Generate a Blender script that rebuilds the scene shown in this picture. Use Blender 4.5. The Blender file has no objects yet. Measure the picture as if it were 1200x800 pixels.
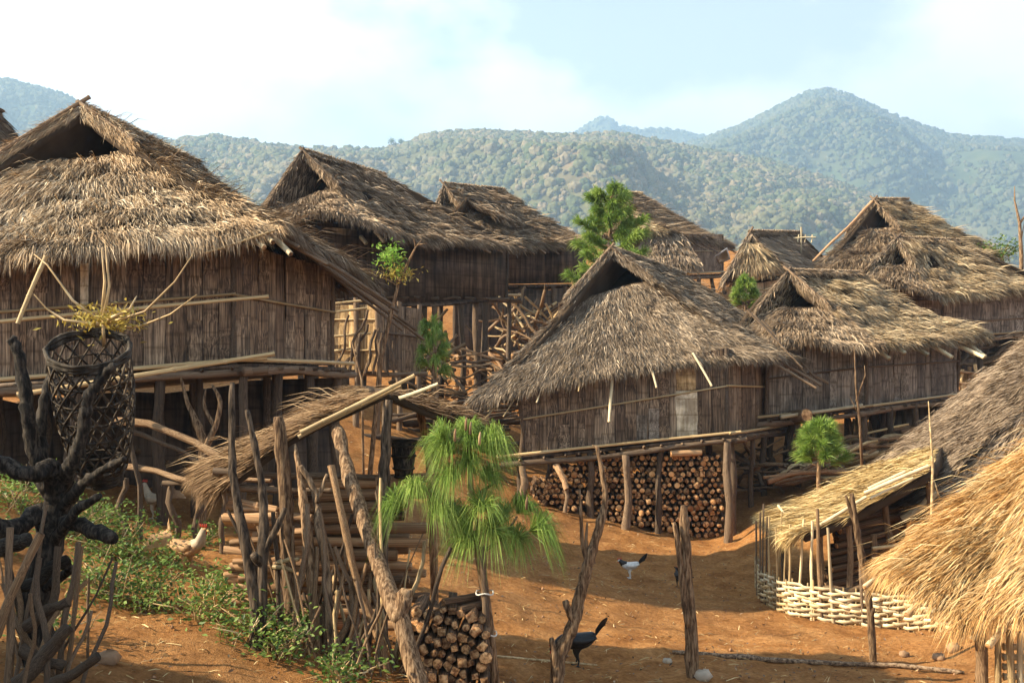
import bpy, math, random
import numpy as np
from mathutils import Vector, Matrix

# ------------------------------------------------------------------ camera, sky, sun, exposure
CZ = 4.0                       # eye height above the yard datum
F = 1333.33                    # focal length in photo pixels (1200 wide)
SUN_EL, SUN_AZ = math.radians(32), math.radians(258)      # azimuth clockwise from +Y (view direction)
SUN_DIR = Vector((math.sin(SUN_AZ)*math.cos(SUN_EL), math.cos(SUN_AZ)*math.cos(SUN_EL), math.sin(SUN_EL)))
sc = bpy.context.scene
col = sc.collection
cam_d = bpy.data.cameras.new('camera'); cam = bpy.data.objects.new('camera', cam_d); col.objects.link(cam)
cam.location = (0, 0, CZ); cam.rotation_euler = (math.radians(90), 0, 0)
cam_d.sensor_width = 36; cam_d.lens = 40; cam_d.clip_start = 0.1; cam_d.clip_end = 30000
sc.camera = cam
sc.view_settings.view_transform = 'Standard'; sc.view_settings.look = 'None'
sc.view_settings.exposure = 1.78; sc.view_settings.gamma = 1
sc.cycles.max_bounces = 5; sc.cycles.diffuse_bounces = 2; sc.cycles.volume_bounces = 1
sc.cycles.transparent_max_bounces = 8; sc.cycles.use_denoising = True

world = bpy.data.worlds.new('World'); sc.world = world; world.use_nodes = True
wt = world.node_tree; wt.nodes.clear()
def wn(t, **k):
    n = wt.nodes.new(t)
    for a, b in k.items(): setattr(n, a, b)
    return n
def wmath(op, a, b=None, c=None):
    n = wn('ShaderNodeMath', operation=op)
    for i, v in enumerate((a, b, c)):
        if v is None: continue
        if isinstance(v, (int, float)): n.inputs[i].default_value = v
        else: wt.links.new(v, n.inputs[i])
    return n.outputs[0]
sky = wn('ShaderNodeTexSky', sky_type='NISHITA', sun_disc=False, sun_elevation=SUN_EL, sun_rotation=SUN_AZ,
         altitude=900, air_density=1.0, dust_density=0.3, ozone_density=1.0)
tcw = wn('ShaderNodeTexCoord')
sepw = wn('ShaderNodeSeparateXYZ'); wt.links.new(tcw.outputs['Generated'], sepw.inputs[0])
# cumulus: noise on the direction vector, thresholded; the same cloud field runs round the whole sky
mapw = wn('ShaderNodeMapping'); mapw.inputs['Location'].default_value = (5.57, 5.14, 5.95); mapw.inputs['Scale'].default_value = (1, 1, 1.35)
wt.links.new(tcw.outputs['Generated'], mapw.inputs[0])
nz1 = wn('ShaderNodeTexNoise'); nz1.inputs['Scale'].default_value = 3.1; nz1.inputs['Detail'].default_value = 9; nz1.inputs['Roughness'].default_value = 0.55
nz1.inputs['Distortion'].default_value = 0.15
wt.links.new(mapw.outputs[0], nz1.inputs['Vector'])
clr = wn('ShaderNodeValToRGB'); clr.color_ramp.elements[0].position = 0.385; clr.color_ramp.elements[1].position = 0.485
wt.links.new(nz1.outputs['Fac'], clr.inputs[0])
# thin bright haze veil, stronger towards the horizon
veil = wmath('POWER', wmath('SUBTRACT', 1.0, wmath('MAXIMUM', sepw.outputs['Z'], 0.0)), 2.6)
nz2 = wn('ShaderNodeTexNoise'); nz2.inputs['Scale'].default_value = 1.3; nz2.inputs['Detail'].default_value = 3
wt.links.new(mapw.outputs[0], nz2.inputs['Vector'])
veil = wmath('MULTIPLY', veil, wmath('MULTIPLY_ADD', nz2.outputs['Fac'], 0.8, 0.62))
cl_n = wn('ShaderNodeTexNoise'); cl_n.inputs['Scale'].default_value = 7; cl_n.inputs['Detail'].default_value = 5
wt.links.new(mapw.outputs[0], cl_n.inputs['Vector'])
cl_c = wn('ShaderNodeValToRGB'); cl_c.color_ramp.elements[0].position = 0.3; cl_c.color_ramp.elements[1].position = 0.75
cl_c.color_ramp.elements[0].color = (8.6, 8.65, 8.75, 1); cl_c.color_ramp.elements[1].color = (11.4, 11.3, 11.1, 1)
wt.links.new(cl_n.outputs['Fac'], cl_c.inputs[0])
# cumulus bank up low over the hills and thin out overhead
cmask = wmath('MULTIPLY', clr.outputs[0], wmath('SUBTRACT', 1.0, wmath('MULTIPLY', wmath('MINIMUM', wmath('MAXIMUM', wmath('SUBTRACT', sepw.outputs['Z'], 0.36), 0.0), 0.3), 2.6)))
mx1 = wn('ShaderNodeMixRGB'); mx1.inputs['Color2'].default_value = (8.5, 8.5, 8.8, 1)
wt.links.new(veil, mx1.inputs['Fac']); wt.links.new(sky.outputs[0], mx1.inputs['Color1']); mx1.use_clamp = False
mx2 = wn('ShaderNodeMixRGB'); wt.links.new(cmask, mx2.inputs['Fac'])
wt.links.new(mx1.outputs[0], mx2.inputs['Color1']); wt.links.new(cl_c.outputs[0], mx2.inputs['Color2'])
bg = wn('ShaderNodeBackground'); bg.inputs['Strength'].default_value = 0.05
wo = wn('ShaderNodeOutputWorld'); wt.links.new(mx2.outputs[0], bg.inputs[0]); wt.links.new(bg.outputs[0], wo.inputs[0])

sun_d = bpy.data.lights.new('sun', 'SUN'); sun_d.energy = 5.0; sun_d.angle = math.radians(0.53); sun_d.color = (1.0, 0.86, 0.63)
sun = bpy.data.objects.new('sun', sun_d); col.objects.link(sun)
sun.rotation_euler = SUN_DIR.to_track_quat('Z', 'Y').to_euler(); sun.location = SUN_DIR*60

# ------------------------------------------------------------------ small helpers
rng = np.random.default_rng(7); random.seed(7)
R = random.uniform
def P(px, py, d):              # a photo pixel at distance d along the view axis
    return Vector(((px-600)/F*d, d, CZ-(py-400)/F*d))
def lerp(a, b, t): return a+(b-a)*t
def snoise(x, y, f=1.0, seed=0, octv=4):
    """cheap smooth numpy noise, about -1..1"""
    r = np.random.default_rng(seed); out = 0; a = 1.0; tot = 0
    for o in range(octv):
        for k in range(3):
            th = r.uniform(0, 6.283); ph = r.uniform(0, 6.283); q = f*(2**o)*r.uniform(.7, 1.3)
            out = out + a*np.sin((np.cos(th)*x+np.sin(th)*y)*q+ph+1.7*np.sin((np.cos(th+1.9)*x+np.sin(th+1.9)*y)*q*.61+ph*2))
            tot += a
        a *= .52
    return out/tot*1.8
def mesh_np(name, verts, faces_flat, sizes, mats, fmat=None, attrs=None, smooth=False):
    verts = np.asarray(verts, np.float32).reshape(-1, 3)
    faces_flat = np.asarray(faces_flat, np.int32).ravel(); sizes = np.asarray(sizes, np.int32).ravel()
    m = bpy.data.meshes.new(name)
    m.vertices.add(len(verts)); m.vertices.foreach_set('co', verts.ravel())
    m.loops.add(len(faces_flat)); m.loops.foreach_set('vertex_index', faces_flat)
    if not len(sizes): sizes = np.zeros(0, np.int32)
    m.polygons.add(len(sizes)); st = np.zeros(0, np.int32) if not len(sizes) else np.concatenate(([0], np.cumsum(sizes)[:-1])).astype(np.int32)
    m.polygons.foreach_set('loop_start', st)
    try: m.polygons.foreach_set('loop_total', sizes)
    except Exception: pass
    if fmat is not None: m.polygons.foreach_set('material_index', np.asarray(fmat, np.int32))
    if smooth: m.polygons.foreach_set('use_smooth', np.ones(len(sizes), bool))
    for k, v in (attrs or {}).items():
        a = m.attributes.new(k, 'FLOAT', 'POINT'); a.data.foreach_set('value', np.asarray(v, np.float32))
    for mt in (mats if isinstance(mats, (list, tuple)) else [mats]): m.materials.append(mt)
    m.update(calc_edges=True); m.validate()
    return m
def gnarl(pts, rad, k=5, jit=.10, off=.12):
    """a path and its radii with knots and kinks put in"""
    P_, Q_ = [], []; n = len(pts)
    for i in range(n-1):
        p0, p1, p2, p3 = (Vector(pts[max(i-1, 0)]), Vector(pts[i]), Vector(pts[i+1]), Vector(pts[min(i+2, n-1)]))
        for j in range(k):
            t = j/k; q = .5*((2*p1)+(p2-p0)*t+(2*p0-5*p1+4*p2-p3)*t*t+(3*p1-p0-3*p2+p3)*t**3); r = rad[i]+(rad[i+1]-rad[i])*t
            P_.append(q+Vector((R(-1, 1), R(-1, 1), R(-1, 1)))*r*off*(i+j > 0)); Q_.append(r*(1+R(-jit, jit)+(.22 if random.random() < .06 else 0)))
    P_.append(Vector(pts[-1])); Q_.append(rad[-1]*.8)
    return P_, Q_
class MB:
    """collects triangles and quads for ONE mesh"""
    def __init__(s): s.v = []; s.f = []; s.fm = []; s.n = 0
    def add(s, verts, faces, mi=0):
        s.v += [tuple(v) for v in verts]; s.f += [tuple(i+s.n for i in f) for f in faces]; s.fm += [mi]*len(faces); s.n += len(verts)
    def tube(s, pts, rad, n=7, mi=0, cap=True, wob=0.0, capmi=None):
        pts = [Vector(p) for p in pts]; k = len(pts); vs = []
        ref = None
        for i, p in enumerate(pts):
            d = (pts[min(i+1, k-1)]-pts[max(i-1, 0)])
            d = d.normalized() if d.length > 1e-9 else Vector((0, 0, 1))
            if ref is None: ref = d.orthogonal().normalized()
            ref = (ref-d*ref.dot(d))
            ref = ref.normalized() if ref.length > 1e-6 else d.orthogonal().normalized()
            b = d.cross(ref)
            for j in range(n):
                a = 6.28318*j/n; r = rad[i]*(1+R(-wob, wob))
                vs.append(p+(ref*math.cos(a)+b*math.sin(a))*r)
        fs = [(i*n+j, i*n+(j+1) % n, (i+1)*n+(j+1) % n, (i+1)*n+j) for i in range(k-1) for j in range(n)]
        s.add(vs, fs, mi)
        if cap:
            base = s.n-len(vs)
            s.f.append(tuple(base+j for j in reversed(range(n)))); s.f.append(tuple(base+(k-1)*n+j for j in range(n)))
            s.fm += [mi if capmi is None else capmi]*2
    def box(s, c, ax, ay, az, mi=0):
        c = Vector(c); vs = [c+ax*i+ay*j+az*k for i in (-1, 1) for j in (-1, 1) for k in (-1, 1)]
        s.add(vs, [(0, 1, 3, 2), (4, 6, 7, 5), (0, 4, 5, 1), (2, 3, 7, 6), (0, 2, 6, 4), (1, 5, 7, 3)], mi)
    def mesh(s, name, mats, smooth=False):
        return mesh_np(name, s.v, [i for f in s.f for i in f], [len(f) for f in s.f], mats, s.fm, smooth=smooth)
def link(name, data, parent=None, M=None, **tags):
    o = bpy.data.objects.new(name, data); col.objects.link(o)
    M = M or Matrix()
    if parent is not None:
        o.parent = parent; o.matrix_parent_inverse = WM[parent.name].inverted(); o.matrix_basis = M
    else: o.matrix_basis = M
    WM[o.name] = M.copy()
    for k, v in tags.items(): o[k] = v
    return o
WM = {}
def thing(name, label, cat, loc, group=None):
    o = link(name, None, None, Matrix.Translation(Vector(loc)), label=label, category=cat)
    o.empty_display_size = .2
    if group: o['group'] = group
    return o
def tag(o, label, cat, group=None):
    o['label'] = label; o['category'] = cat
    if group: o['group'] = group
    return o

# ------------------------------------------------------------------ materials
def newmat(name, rough=.85, spec=.15):
    m = bpy.data.materials.new(name); m.use_nodes = True; nt = m.node_tree
    b = nt.nodes['Principled BSDF']; b.inputs['Roughness'].default_value = rough
    b.inputs['Specular IOR Level'].default_value = spec
    return m, nt, b
def N(nt, t, **k):
    n = nt.nodes.new(t)
    for a, b in k.items():
        if a in n.inputs.keys() if hasattr(n.inputs, 'keys') else False: n.inputs[a].default_value = b
        else: setattr(n, a, b)
    return n
def ramp(nt, fac, stops):
    r = nt.nodes.new('ShaderNodeValToRGB'); e = r.color_ramp.elements
    while len(e) < len(stops): e.new(.5)
    for x, (p, c) in zip(e, stops): x.position = p; x.color = (*c, 1)
    nt.links.new(fac, r.inputs[0]); return r.outputs[0]
def mixc(nt, fac, a, b, mode='MIX'):
    n = nt.nodes.new('ShaderNodeMixRGB'); n.blend_type = mode
    for i, v in ((0, fac), (1, a), (2, b)):
        if isinstance(v, (int, float)): n.inputs[i].default_value = v
        elif isinstance(v, tuple): n.inputs[i].default_value = (*v, 1)
        else: nt.links.new(v, n.inputs[i])
    return n.outputs[0]
def noise(nt, vec, scale, detail=4, rough=.55):
    n = nt.nodes.new('ShaderNodeTexNoise'); n.inputs['Scale'].default_value = scale; n.inputs['Detail'].default_value = detail
    n.inputs['Roughness'].default_value = rough
    if vec is not None: nt.links.new(vec, n.inputs['Vector'])
    return n.outputs['Fac']
def vscale(nt, vec, s, loc=None):
    n = nt.nodes.new('ShaderNodeMapping'); n.inputs['Scale'].default_value = s; nt.links.new(vec, n.inputs[0])
    if loc is not None: nt.links.new(loc, n.inputs['Location'])
    return n.outputs[0]
def bump(nt, b, h, strength=.4, dist=.02):
    n = nt.nodes.new('ShaderNodeBump'); n.inputs['Strength'].default_value = strength; n.inputs['Distance'].default_value = dist
    nt.links.new(h, n.inputs['Height']); nt.links.new(n.outputs[0], b.inputs['Normal'])
def m_thatch(name, dark, mid, light, tint=None, tamt=.5):
    m, nt, b = newmat(name, .8, .12)
    at = nt.nodes.new('ShaderNodeAttribute'); at.attribute_name = 'rnd'
    c = ramp(nt, at.outputs['Fac'], [(0, dark), (.45, mid), (.85, light), (1, tuple(min(1, x*1.25) for x in light))])
    tc = nt.nodes.new('ShaderNodeTexCoord')
    n1 = noise(nt, tc.outputs['Object'], .9, 5, .6)
    if tint: c = mixc(nt, ramp(nt, n1, [(.42, (0, 0, 0)), (.62, (tamt,)*3)]), c, tint, 'MIX')
    n2 = noise(nt, tc.outputs['Object'], 2.6, 3)
    c = mixc(nt, .75, c, ramp(nt, n2, [(.3, (.5, .46, .43)), (.6, (1.1, 1.08, 1.05))]), 'MULTIPLY')
    nt.links.new(c, b.inputs['Base Color'])
    return m
def m_wood(name, stops, zs=(14, 14, 1.2), rough=.8, bs=.35):
    """poles and sticks: long grain along local z, each object its own tone"""
    m, nt, b = newmat(name, rough, .2)
    tc = nt.nodes.new('ShaderNodeTexCoord'); oi = nt.nodes.new('ShaderNodeObjectInfo')
    cmb = nt.nodes.new('ShaderNodeVectorMath'); cmb.operation = 'SCALE'; cmb.inputs[0].default_value = (37, 53, 71)
    nt.links.new(oi.outputs['Random'], cmb.inputs['Scale'])
    v = vscale(nt, tc.outputs['Object'], zs, cmb.outputs[0])
    n1 = noise(nt, v, 1.0, 6, .62)
    c = ramp(nt, n1, [(.5+(p-.5)*.5, q) for p, q in stops])
    tone = ramp(nt, oi.outputs['Random'], [(0, (.6, .58, .56)), (.5, (1, 1, 1)), (1, (1.25, 1.18, 1.08))])
    c = mixc(nt, 1.0, c, tone, 'MULTIPLY')
    nt.links.new(c, b.inputs['Base Color']); bump(nt, b, n1, bs, .012)
    return m
def m_wood_t(*a):
    m = m_wood(*a); nt = m.node_tree                    # log ends: fresh, greyed and blackened ones mixed
    for n in nt.nodes:
        if n.type == 'VALTORGB' and n.inputs[0].links and n.inputs[0].links[0].from_node.type == 'OBJECT_INFO':
            n.color_ramp.elements[0].color = (.28, .26, .25, 1); n.color_ramp.elements[2].color = (1.35, 1.25, 1.1, 1)
    return m
def m_bamboo(name, stops, tones, streak=1.0):
    """split bamboo strips: fine vertical fibre lines, faint node bands, each strip its own tone"""
    m, nt, b = newmat(name, .65, .3)
    tc = nt.nodes.new('ShaderNodeTexCoord'); oi = nt.nodes.new('ShaderNodeObjectInfo')
    cmb = nt.nodes.new('ShaderNodeVectorMath'); cmb.operation = 'SCALE'; cmb.inputs[0].default_value = (37, 53, 71)
    nt.links.new(oi.outputs['Random'], cmb.inputs['Scale'])
    n1 = noise(nt, vscale(nt, tc.outputs['Object'], (9, 9, .7), cmb.outputs[0]), 1.0, 5, .65)
    n3 = noise(nt, vscale(nt, tc.outputs['Object'], (1.2, 1, 3.0), cmb.outputs[0]), 1.0, 4, .6)
    c = ramp(nt, n1, [(.5+(p-.5)*.5, q) for p, q in stops])
    c = mixc(nt, 1.0, c, ramp(nt, oi.outputs['Random'], tones), 'MULTIPLY')
    c = mixc(nt, .8, c, ramp(nt, n3, [(.38, (.45, .4, .36)), (.6, (1.15, 1.13, 1.12))]), 'MULTIPLY')
    wv = nt.nodes.new('ShaderNodeTexWave'); wv.wave_type = 'BANDS'; wv.bands_direction = 'Z'
    wv.inputs['Scale'].default_value = .9; wv.inputs['Distortion'].default_value = .5
    nt.links.new(vscale(nt, tc.outputs['Object'], (.4, .4, 1), cmb.outputs[0]), wv.inputs['Vector'])
    c = mixc(nt, 1.0, c, ramp(nt, wv.outputs['Fac'], [(.0, (.7, .66, .6)), (.04, (1, 1, 1)), (1, (1, 1, 1))]), 'MULTIPLY')
    nt.links.new(c, b.inputs['Base Color']); bump(nt, b, n1, .5, .006)
    return m
def m_flat(name, c, rough=.8, var=.25, scale=8, spec=.2):
    m, nt, b = newmat(name, rough, spec)
    tc = nt.nodes.new('ShaderNodeTexCoord'); n1 = noise(nt, tc.outputs['Object'], scale, 5)
    nt.links.new(ramp(nt, n1, [(.3, tuple(x*(1-var) for x in c)), (.7, tuple(min(1, x*(1+var)) for x in c))]), b.inputs['Base Color'])
    return m
def m_leaf(name, dark, mid, light, trans=.35):
    m, nt, b = newmat(name, .5, .3)
    at = nt.nodes.new('ShaderNodeAttribute'); at.attribute_name = 'rnd'
    c = ramp(nt, at.outputs['Fac'], [(0, dark), (.5, mid), (1, light)])
    nt.links.new(c, b.inputs['Base Color'])
    t = nt.nodes.new('ShaderNodeBsdfTranslucent'); nt.links.new(c, t.inputs[0])
    mx = nt.nodes.new('ShaderNodeMixShader'); mx.inputs[0].default_value = trans
    nt.links.new(b.outputs[0], mx.inputs[1]); nt.links.new(t.outputs[0], mx.inputs[2])
    nt.links.new(mx.outputs[0], nt.nodes['Material Output'].inputs[0])
    return m
M = {}
M['th_grey'] = m_thatch('thatch_grey', (.075, .054, .038), (.23, .172, .12), (.50, .40, .29), (.25, .18, .115), .4)
M['th_big'] = m_thatch('thatch_big', (.12, .08, .048), (.40, .295, .19), (.72, .585, .41), (.46, .29, .15), .5)
M['th_brown'] = m_thatch('thatch_brown', (.085, .06, .04), (.235, .165, .108), (.47, .36, .245), (.27, .18, .105), .45)
M['th_gold'] = m_thatch('thatch_gold', (.12, .08, .045), (.34, .245, .14), (.60, .47, .295), (.24, .17, .11), .5)
M['th_straw'] = m_thatch('thatch_straw', (.30, .145, .05), (.62, .38, .15), (.85, .65, .36), (.66, .36, .13), .5)
M['th_yellow'] = m_thatch('thatch_yellow', (.20, .125, .05), (.50, .34, .14), (.72, .55, .28), (.42, .30, .15), .5)
M['th_dull'] = m_thatch('thatch_dull', (.13, .095, .065), (.30, .22, .15), (.47, .36, .25), (.24, .18, .13), .5)
M['th_shed'] = m_thatch('thatch_shed', (.085, .05, .026), (.24, .15, .08), (.46, .32, .18), (.20, .12, .065), .5)
M['gable_shade'] = m_flat('gable_shade_dark', (.022, .016, .012), .95, .4, 6, .05)  # near-black colour stands in for the shade inside the gablets
M['th_dark'] = m_thatch('thatch_dark', (.035, .024, .015), (.085, .057, .036), (.2, .14, .085))  # base under the straw, darkened to put shade into its gaps
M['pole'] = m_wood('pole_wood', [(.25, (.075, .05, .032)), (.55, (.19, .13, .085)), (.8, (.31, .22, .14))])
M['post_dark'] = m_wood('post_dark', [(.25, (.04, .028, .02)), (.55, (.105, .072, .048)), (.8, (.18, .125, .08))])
M['bark'] = m_wood('bark_dark', [(.3, (.018, .014, .011)), (.55, (.05, .04, .03)), (.8, (.11, .09, .07))], (9, 9, 3), .9, .8)
M['weather'] = m_wood('weathered_wood', [(.25, (.09, .052, .028)), (.5, (.24, .145, .078)), (.8, (.42, .29, .165))], (10, 10, 1.0), .75, .6)
M['cane'] = m_wood('bamboo_cane', [(.3, (.32, .22, .11)), (.6, (.52, .38, .2)), (.85, (.66, .52, .32))], (3, 3, 3), .45, .1)
M['cane_pale'] = m_wood('bamboo_cane_pale', [(.3, (.50, .40, .24)), (.6, (.68, .56, .36)), (.85, (.80, .70, .50))], (3, 3, 3), .45, .1)
M['wall'] = m_bamboo('wall_bamboo', [(.3, (.065, .042, .026)), (.5, (.20, .135, .083)), (.75, (.42, .30, .19))],
                     [(0, (.55, .5, .48)), (.35, (.85, .8, .76)), (.7, (1.0, 1.0, 1.0)), (.93, (1.1, 1.12, 1.15)), (1, (1.35, 1.4, 1.45))])
M['wall_light'] = m_bamboo('wall_bamboo_light', [(.3, (.15, .105, .07)), (.5, (.33, .245, .17)), (.75, (.52, .41, .3))], [(0, (.6, .56, .54)), (.5, (.95, .93, .9)), (1, (1.2, 1.2, 1.2))])
M['wall_grey'] = m_bamboo('wall_bamboo_grey', [(.3, (.10, .08, .06)), (.5, (.21, .17, .128)), (.75, (.34, .28, .22))],
                     [(0, (.6, .56, .54)), (.5, (.95, .93, .9)), (1, (1.2, 1.2, 1.2))])
M['wall_pale'] = m_bamboo('wall_bamboo_pale', [(.3, (.60, .48, .31)), (.5, (.75, .62, .43)), (.75, (.85, .74, .55))], [(0, (.85, .85, .85)), (1, (1.1, 1.1, 1.1))])
M['wall_gold'] = m_bamboo('wall_bamboo_gold', [(.3, (.34, .20, .08)), (.5, (.55, .36, .16)), (.75, (.68, .48, .25))], [(0, (.7, .7, .7)), (1, (1.1, 1.1, 1.1))])
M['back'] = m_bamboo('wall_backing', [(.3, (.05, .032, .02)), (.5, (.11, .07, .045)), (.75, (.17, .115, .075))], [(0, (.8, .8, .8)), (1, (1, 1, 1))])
M['cut'] = m_wood_t('cut_wood', [(.3, (.20, .09, .04)), (.5, (.46, .25, .11)), (.75, (.70, .44, .22))], (1.4, 1.4, 1.4), .8, .2)
M['logbark'] = m_wood('log_bark', [(.3, (.06, .035, .02)), (.55, (.15, .088, .05)), (.8, (.27, .16, .09))], (6, 6, 1.5), .9, .5)
M['split'] = m_wood('split_wood', [(.3, (.22, .12, .06)), (.55, (.40, .24, .13)), (.8, (.58, .38, .21))], (8, 8, 1.0), .8, .4)
M['pine'] = m_leaf('pine_needles', (.07, .13, .02), (.20, .31, .05), (.45, .53, .13), .3)
M['leaf'] = m_leaf('shrub_leaves', (.035, .075, .014), (.115, .195, .035), (.29, .37, .09), .35)
M['leaf_bright'] = m_leaf('sprout_leaves', (.12, .25, .03), (.24, .42, .06), (.42, .55, .12), .4)
M['leaf_dry'] = m_leaf('dry_leaves', (.2, .13, .03), (.45, .33, .07), (.6, .5, .14), .35)
M['chip'] = m_leaf('chips', (.05, .028, .014), (.16, .09, .045), (.42, .29, .16), .1)
M['feather_black'] = m_flat('feather_black', (.012, .012, .013), .45, .4, 30, .4)
M['feather_white'] = m_flat('feather_white', (.62, .60, .56), .7, .15, 30)
M['feather_cream'] = m_flat('feather_cream', (.42, .34, .24), .7, .2, 30)
M['feather_tan'] = m_flat('feather_tan', (.40, .24, .12), .7, .3, 40)
M['comb'] = m_flat('comb_red', (.5, .05, .03), .5, .2, 30)
M['beak'] = m_flat('beak_horn', (.5, .34, .12), .5, .2, 30)
M['stone'] = m_flat('stone', (.27, .165, .095), .9, .4, 5)
M['pebble'] = m_flat('pebble', (.30, .17, .095), .95, .35, 3, .05)
M['stone_pale'] = m_flat('stone_pale', (.46, .38, .29), .9, .2, 5)
M['white_tie'] = m_flat('tie_cloth', (.7, .66, .58), .8, .1, 10)
M['sheet'] = m_flat('pale_sheet', (.72, .74, .78), .6, .08, 3)
M['basket'] = m_wood('basket_cane', [(.3, (.02, .014, .01)), (.55, (.055, .04, .027)), (.8, (.12, .09, .06))], (10, 10, 10), .7, .2)

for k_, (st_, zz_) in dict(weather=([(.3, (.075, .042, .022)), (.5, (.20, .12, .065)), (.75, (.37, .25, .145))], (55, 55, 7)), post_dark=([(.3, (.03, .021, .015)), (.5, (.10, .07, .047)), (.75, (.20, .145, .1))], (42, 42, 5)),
                           pole=([(.3, (.06, .04, .026)), (.5, (.18, .125, .08)), (.75, (.34, .25, .165))], (42, 42, 5)), bark=([(.3, (.008, .006, .005)), (.5, (.028, .022, .017)), (.75, (.085, .068, .052))], (38, 38, 12)), pole_iso=([(.3, (.07, .045, .03)), (.5, (.19, .13, .085)), (.75, (.33, .24, .155))], (30, 30, 30)), cane=([(.3, (.30, .2, .1)), (.6, (.5, .37, .2)), (.85, (.64, .5, .3))], (20, 20, 20))).items():
    M[k_+'_m'] = m_wood(k_+'_metric', st_, zz_, .85, .9)
# ------------------------------------------------------------------ ground
CTRL = [(0, 800, 7.6), (200, 800, 8.4), (400, 800, 9.2), (600, 800, 11.2), (800, 800, 11.5), (1000, 800, 11.8), (1200, 800, 12),
        (672, 784, 12), (1023, 774, 13), (890, 697, 17.4), (960, 727, 15.6), (1090, 739, 15), (738, 677, 18.5), (855, 636, 23.4),
        (620, 585, 24.0), (720, 612, 23.6), (590, 525, 27), (560, 490, 32), (490, 640, 15.4), (475, 600, 18.5), (200, 640, 14.2), (150, 720, 10.4),
        (300, 735, 9.9), (100, 600, 15), (205, 605, 16.0), (0, 560, 13.5), (100, 525, 19), (300, 570, 18), (440, 505, 24), (520, 465, 29), (600, 450, 33),
        (640, 400, 40), (800, 350, 46), (890, 372, 42), (1010, 548, 26.5), (1120, 525, 28), (935, 592, 23), (1160, 432, 37), (1000, 350, 44),
        (1200, 600, 20), (1330, 720, 12), (-200, 700, 9), (-300, 560, 18), (1400, 520, 30), (0, 470, 26), (200, 400, 34), (400, 345, 42), (560, 740, 12.6),
        (420, 770, 9.7), (700, 720, 14.6), (1150, 330, 48)]
_c = np.array([tuple(P(*c)) for c in CTRL]+[(-8, 0, CZ-2.0), (0, 0, CZ-2.2), (8, 0, CZ-2.6), (0, -12, CZ-1.2), (-14, -8, CZ-1), (14, -8, CZ-2)])
def _tps():
    X = _c[:, :2]; d = np.linalg.norm(X[:, None]-X[None], axis=2); K = np.where(d > 0, d*d*np.log(d+1e-12), 0)
    n = len(X); K += np.eye(n)*.6
    A = np.zeros((n+3, n+3)); A[:n, :n] = K; A[:n, n] = 1; A[:n, n+1:] = X; A[n, :n] = 1; A[n+1:, :n] = X.T
    return np.linalg.solve(A, np.concatenate([_c[:, 2], [0, 0, 0]]))
_w = _tps()
def gz(x, y, rough=True):
    x = np.atleast_1d(np.asarray(x, float)); y = np.atleast_1d(np.asarray(y, float)); sh = x.shape
    x = x.ravel(); y = y.ravel(); n = len(_c); z = np.zeros_like(x)
    for i in range(n):
        d2 = (x-_c[i, 0])**2+(y-_c[i, 1])**2; z += _w[i]*.5*d2*np.log(d2+1e-12)
    z += _w[n]+_w[n+1]*x+_w[n+2]*y
    r = np.hypot(x, (y-24)*.9); t = np.clip((r-30)/50, 0, 1); t = t*t*(3-2*t)
    z = z*(1-t)+t*(-9-.02*np.clip(r-80, 0, 1500))
    if rough: z = z+.035*snoise(x, y, 1.6, 3, 3)
    return z.reshape(sh)
def gz1(x, y): return float(gz(x, y)[0])
def G(px, py, dmin=6, dmax=60):
    """the point of the ground seen at a photo pixel"""
    ds = np.linspace(dmin, dmax, 700); x = (px-600)/F*ds; z = CZ-(py-400)/F*ds
    k = np.nonzero(z < gz(x, ds))[0]; d = ds[k[0]] if len(k) else dmax
    return Vector(((px-600)/F*d, d, gz1((px-600)/F*d, d)))
def axis_coords(lo, hi, step, far, k=1.22):
    a = list(np.arange(lo, hi+1e-6, step)); s = step; b = hi
    while b < far: s *= k; b += s; a.append(b)
    s = step; b = lo
    while b > -far: s *= k; b -= s; a.insert(0, b)
    return np.array(a)
gx = axis_coords(-16, 16, .125, 2500); gy = axis_coords(5, 36, .125, 2500)
X, Y = np.meshgrid(gx, gy)
near = np.exp(-(np.clip(np.hypot(X, Y-18)-24, 0, None)/12)**2)
Z = gz(X, Y)+near*(.028*snoise(X, Y, 6, 11, 3)+.016*snoise(X, Y, 19, 12, 2))
nx, ny = len(gx), len(gy); idx = np.arange(nx*ny).reshape(ny, nx)
quads = np.stack([idx[:-1, :-1], idx[:-1, 1:], idx[1:, 1:], idx[1:, :-1]], -1).reshape(-1, 4)
m, nt, b = newmat('red_earth', .95, .05)
tc = nt.nodes.new('ShaderNodeTexCoord'); oc = tc.outputs['Object']
n1 = noise(nt, oc, .35, 5, .6); n2 = noise(nt, oc, 2.2, 6, .65); n3 = noise(nt, oc, 18, 5, .7); n4 = noise(nt, oc, 70, 3, .7)
c = ramp(nt, n2, [(.36, (.31, .135, .045)), (.5, (.44, .205, .07)), (.64, (.54, .275, .105))])
c = mixc(nt, ramp(nt, n1, [(.42, (0, 0, 0)), (.65, (.6,)*3)]), c, (.29, .15, .064))
c = mixc(nt, .8, c, ramp(nt, n3, [(.36, (.6, .56, .52)), (.62, (1.15, 1.13, 1.1))]), 'MULTIPLY')
c = mixc(nt, ramp(nt, n4, [(.68, (0, 0, 0)), (.76, (.7,)*3)]), c, (.58, .42, .25))
c = mixc(nt, ramp(nt, noise(nt, oc, 34, 4, .7), [(.64, (0, 0, 0)), (.72, (.65,)*3)]), c, (.13, .07, .035))
nt.links.new(c, b.inputs['Base Color'])
hh = nt.nodes.new('ShaderNodeMath'); hh.operation = 'ADD'; nt.links.new(n3, hh.inputs[0]); nt.links.new(n4, hh.inputs[1])
bump(nt, b, hh.outputs[0], .9, .04)
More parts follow.
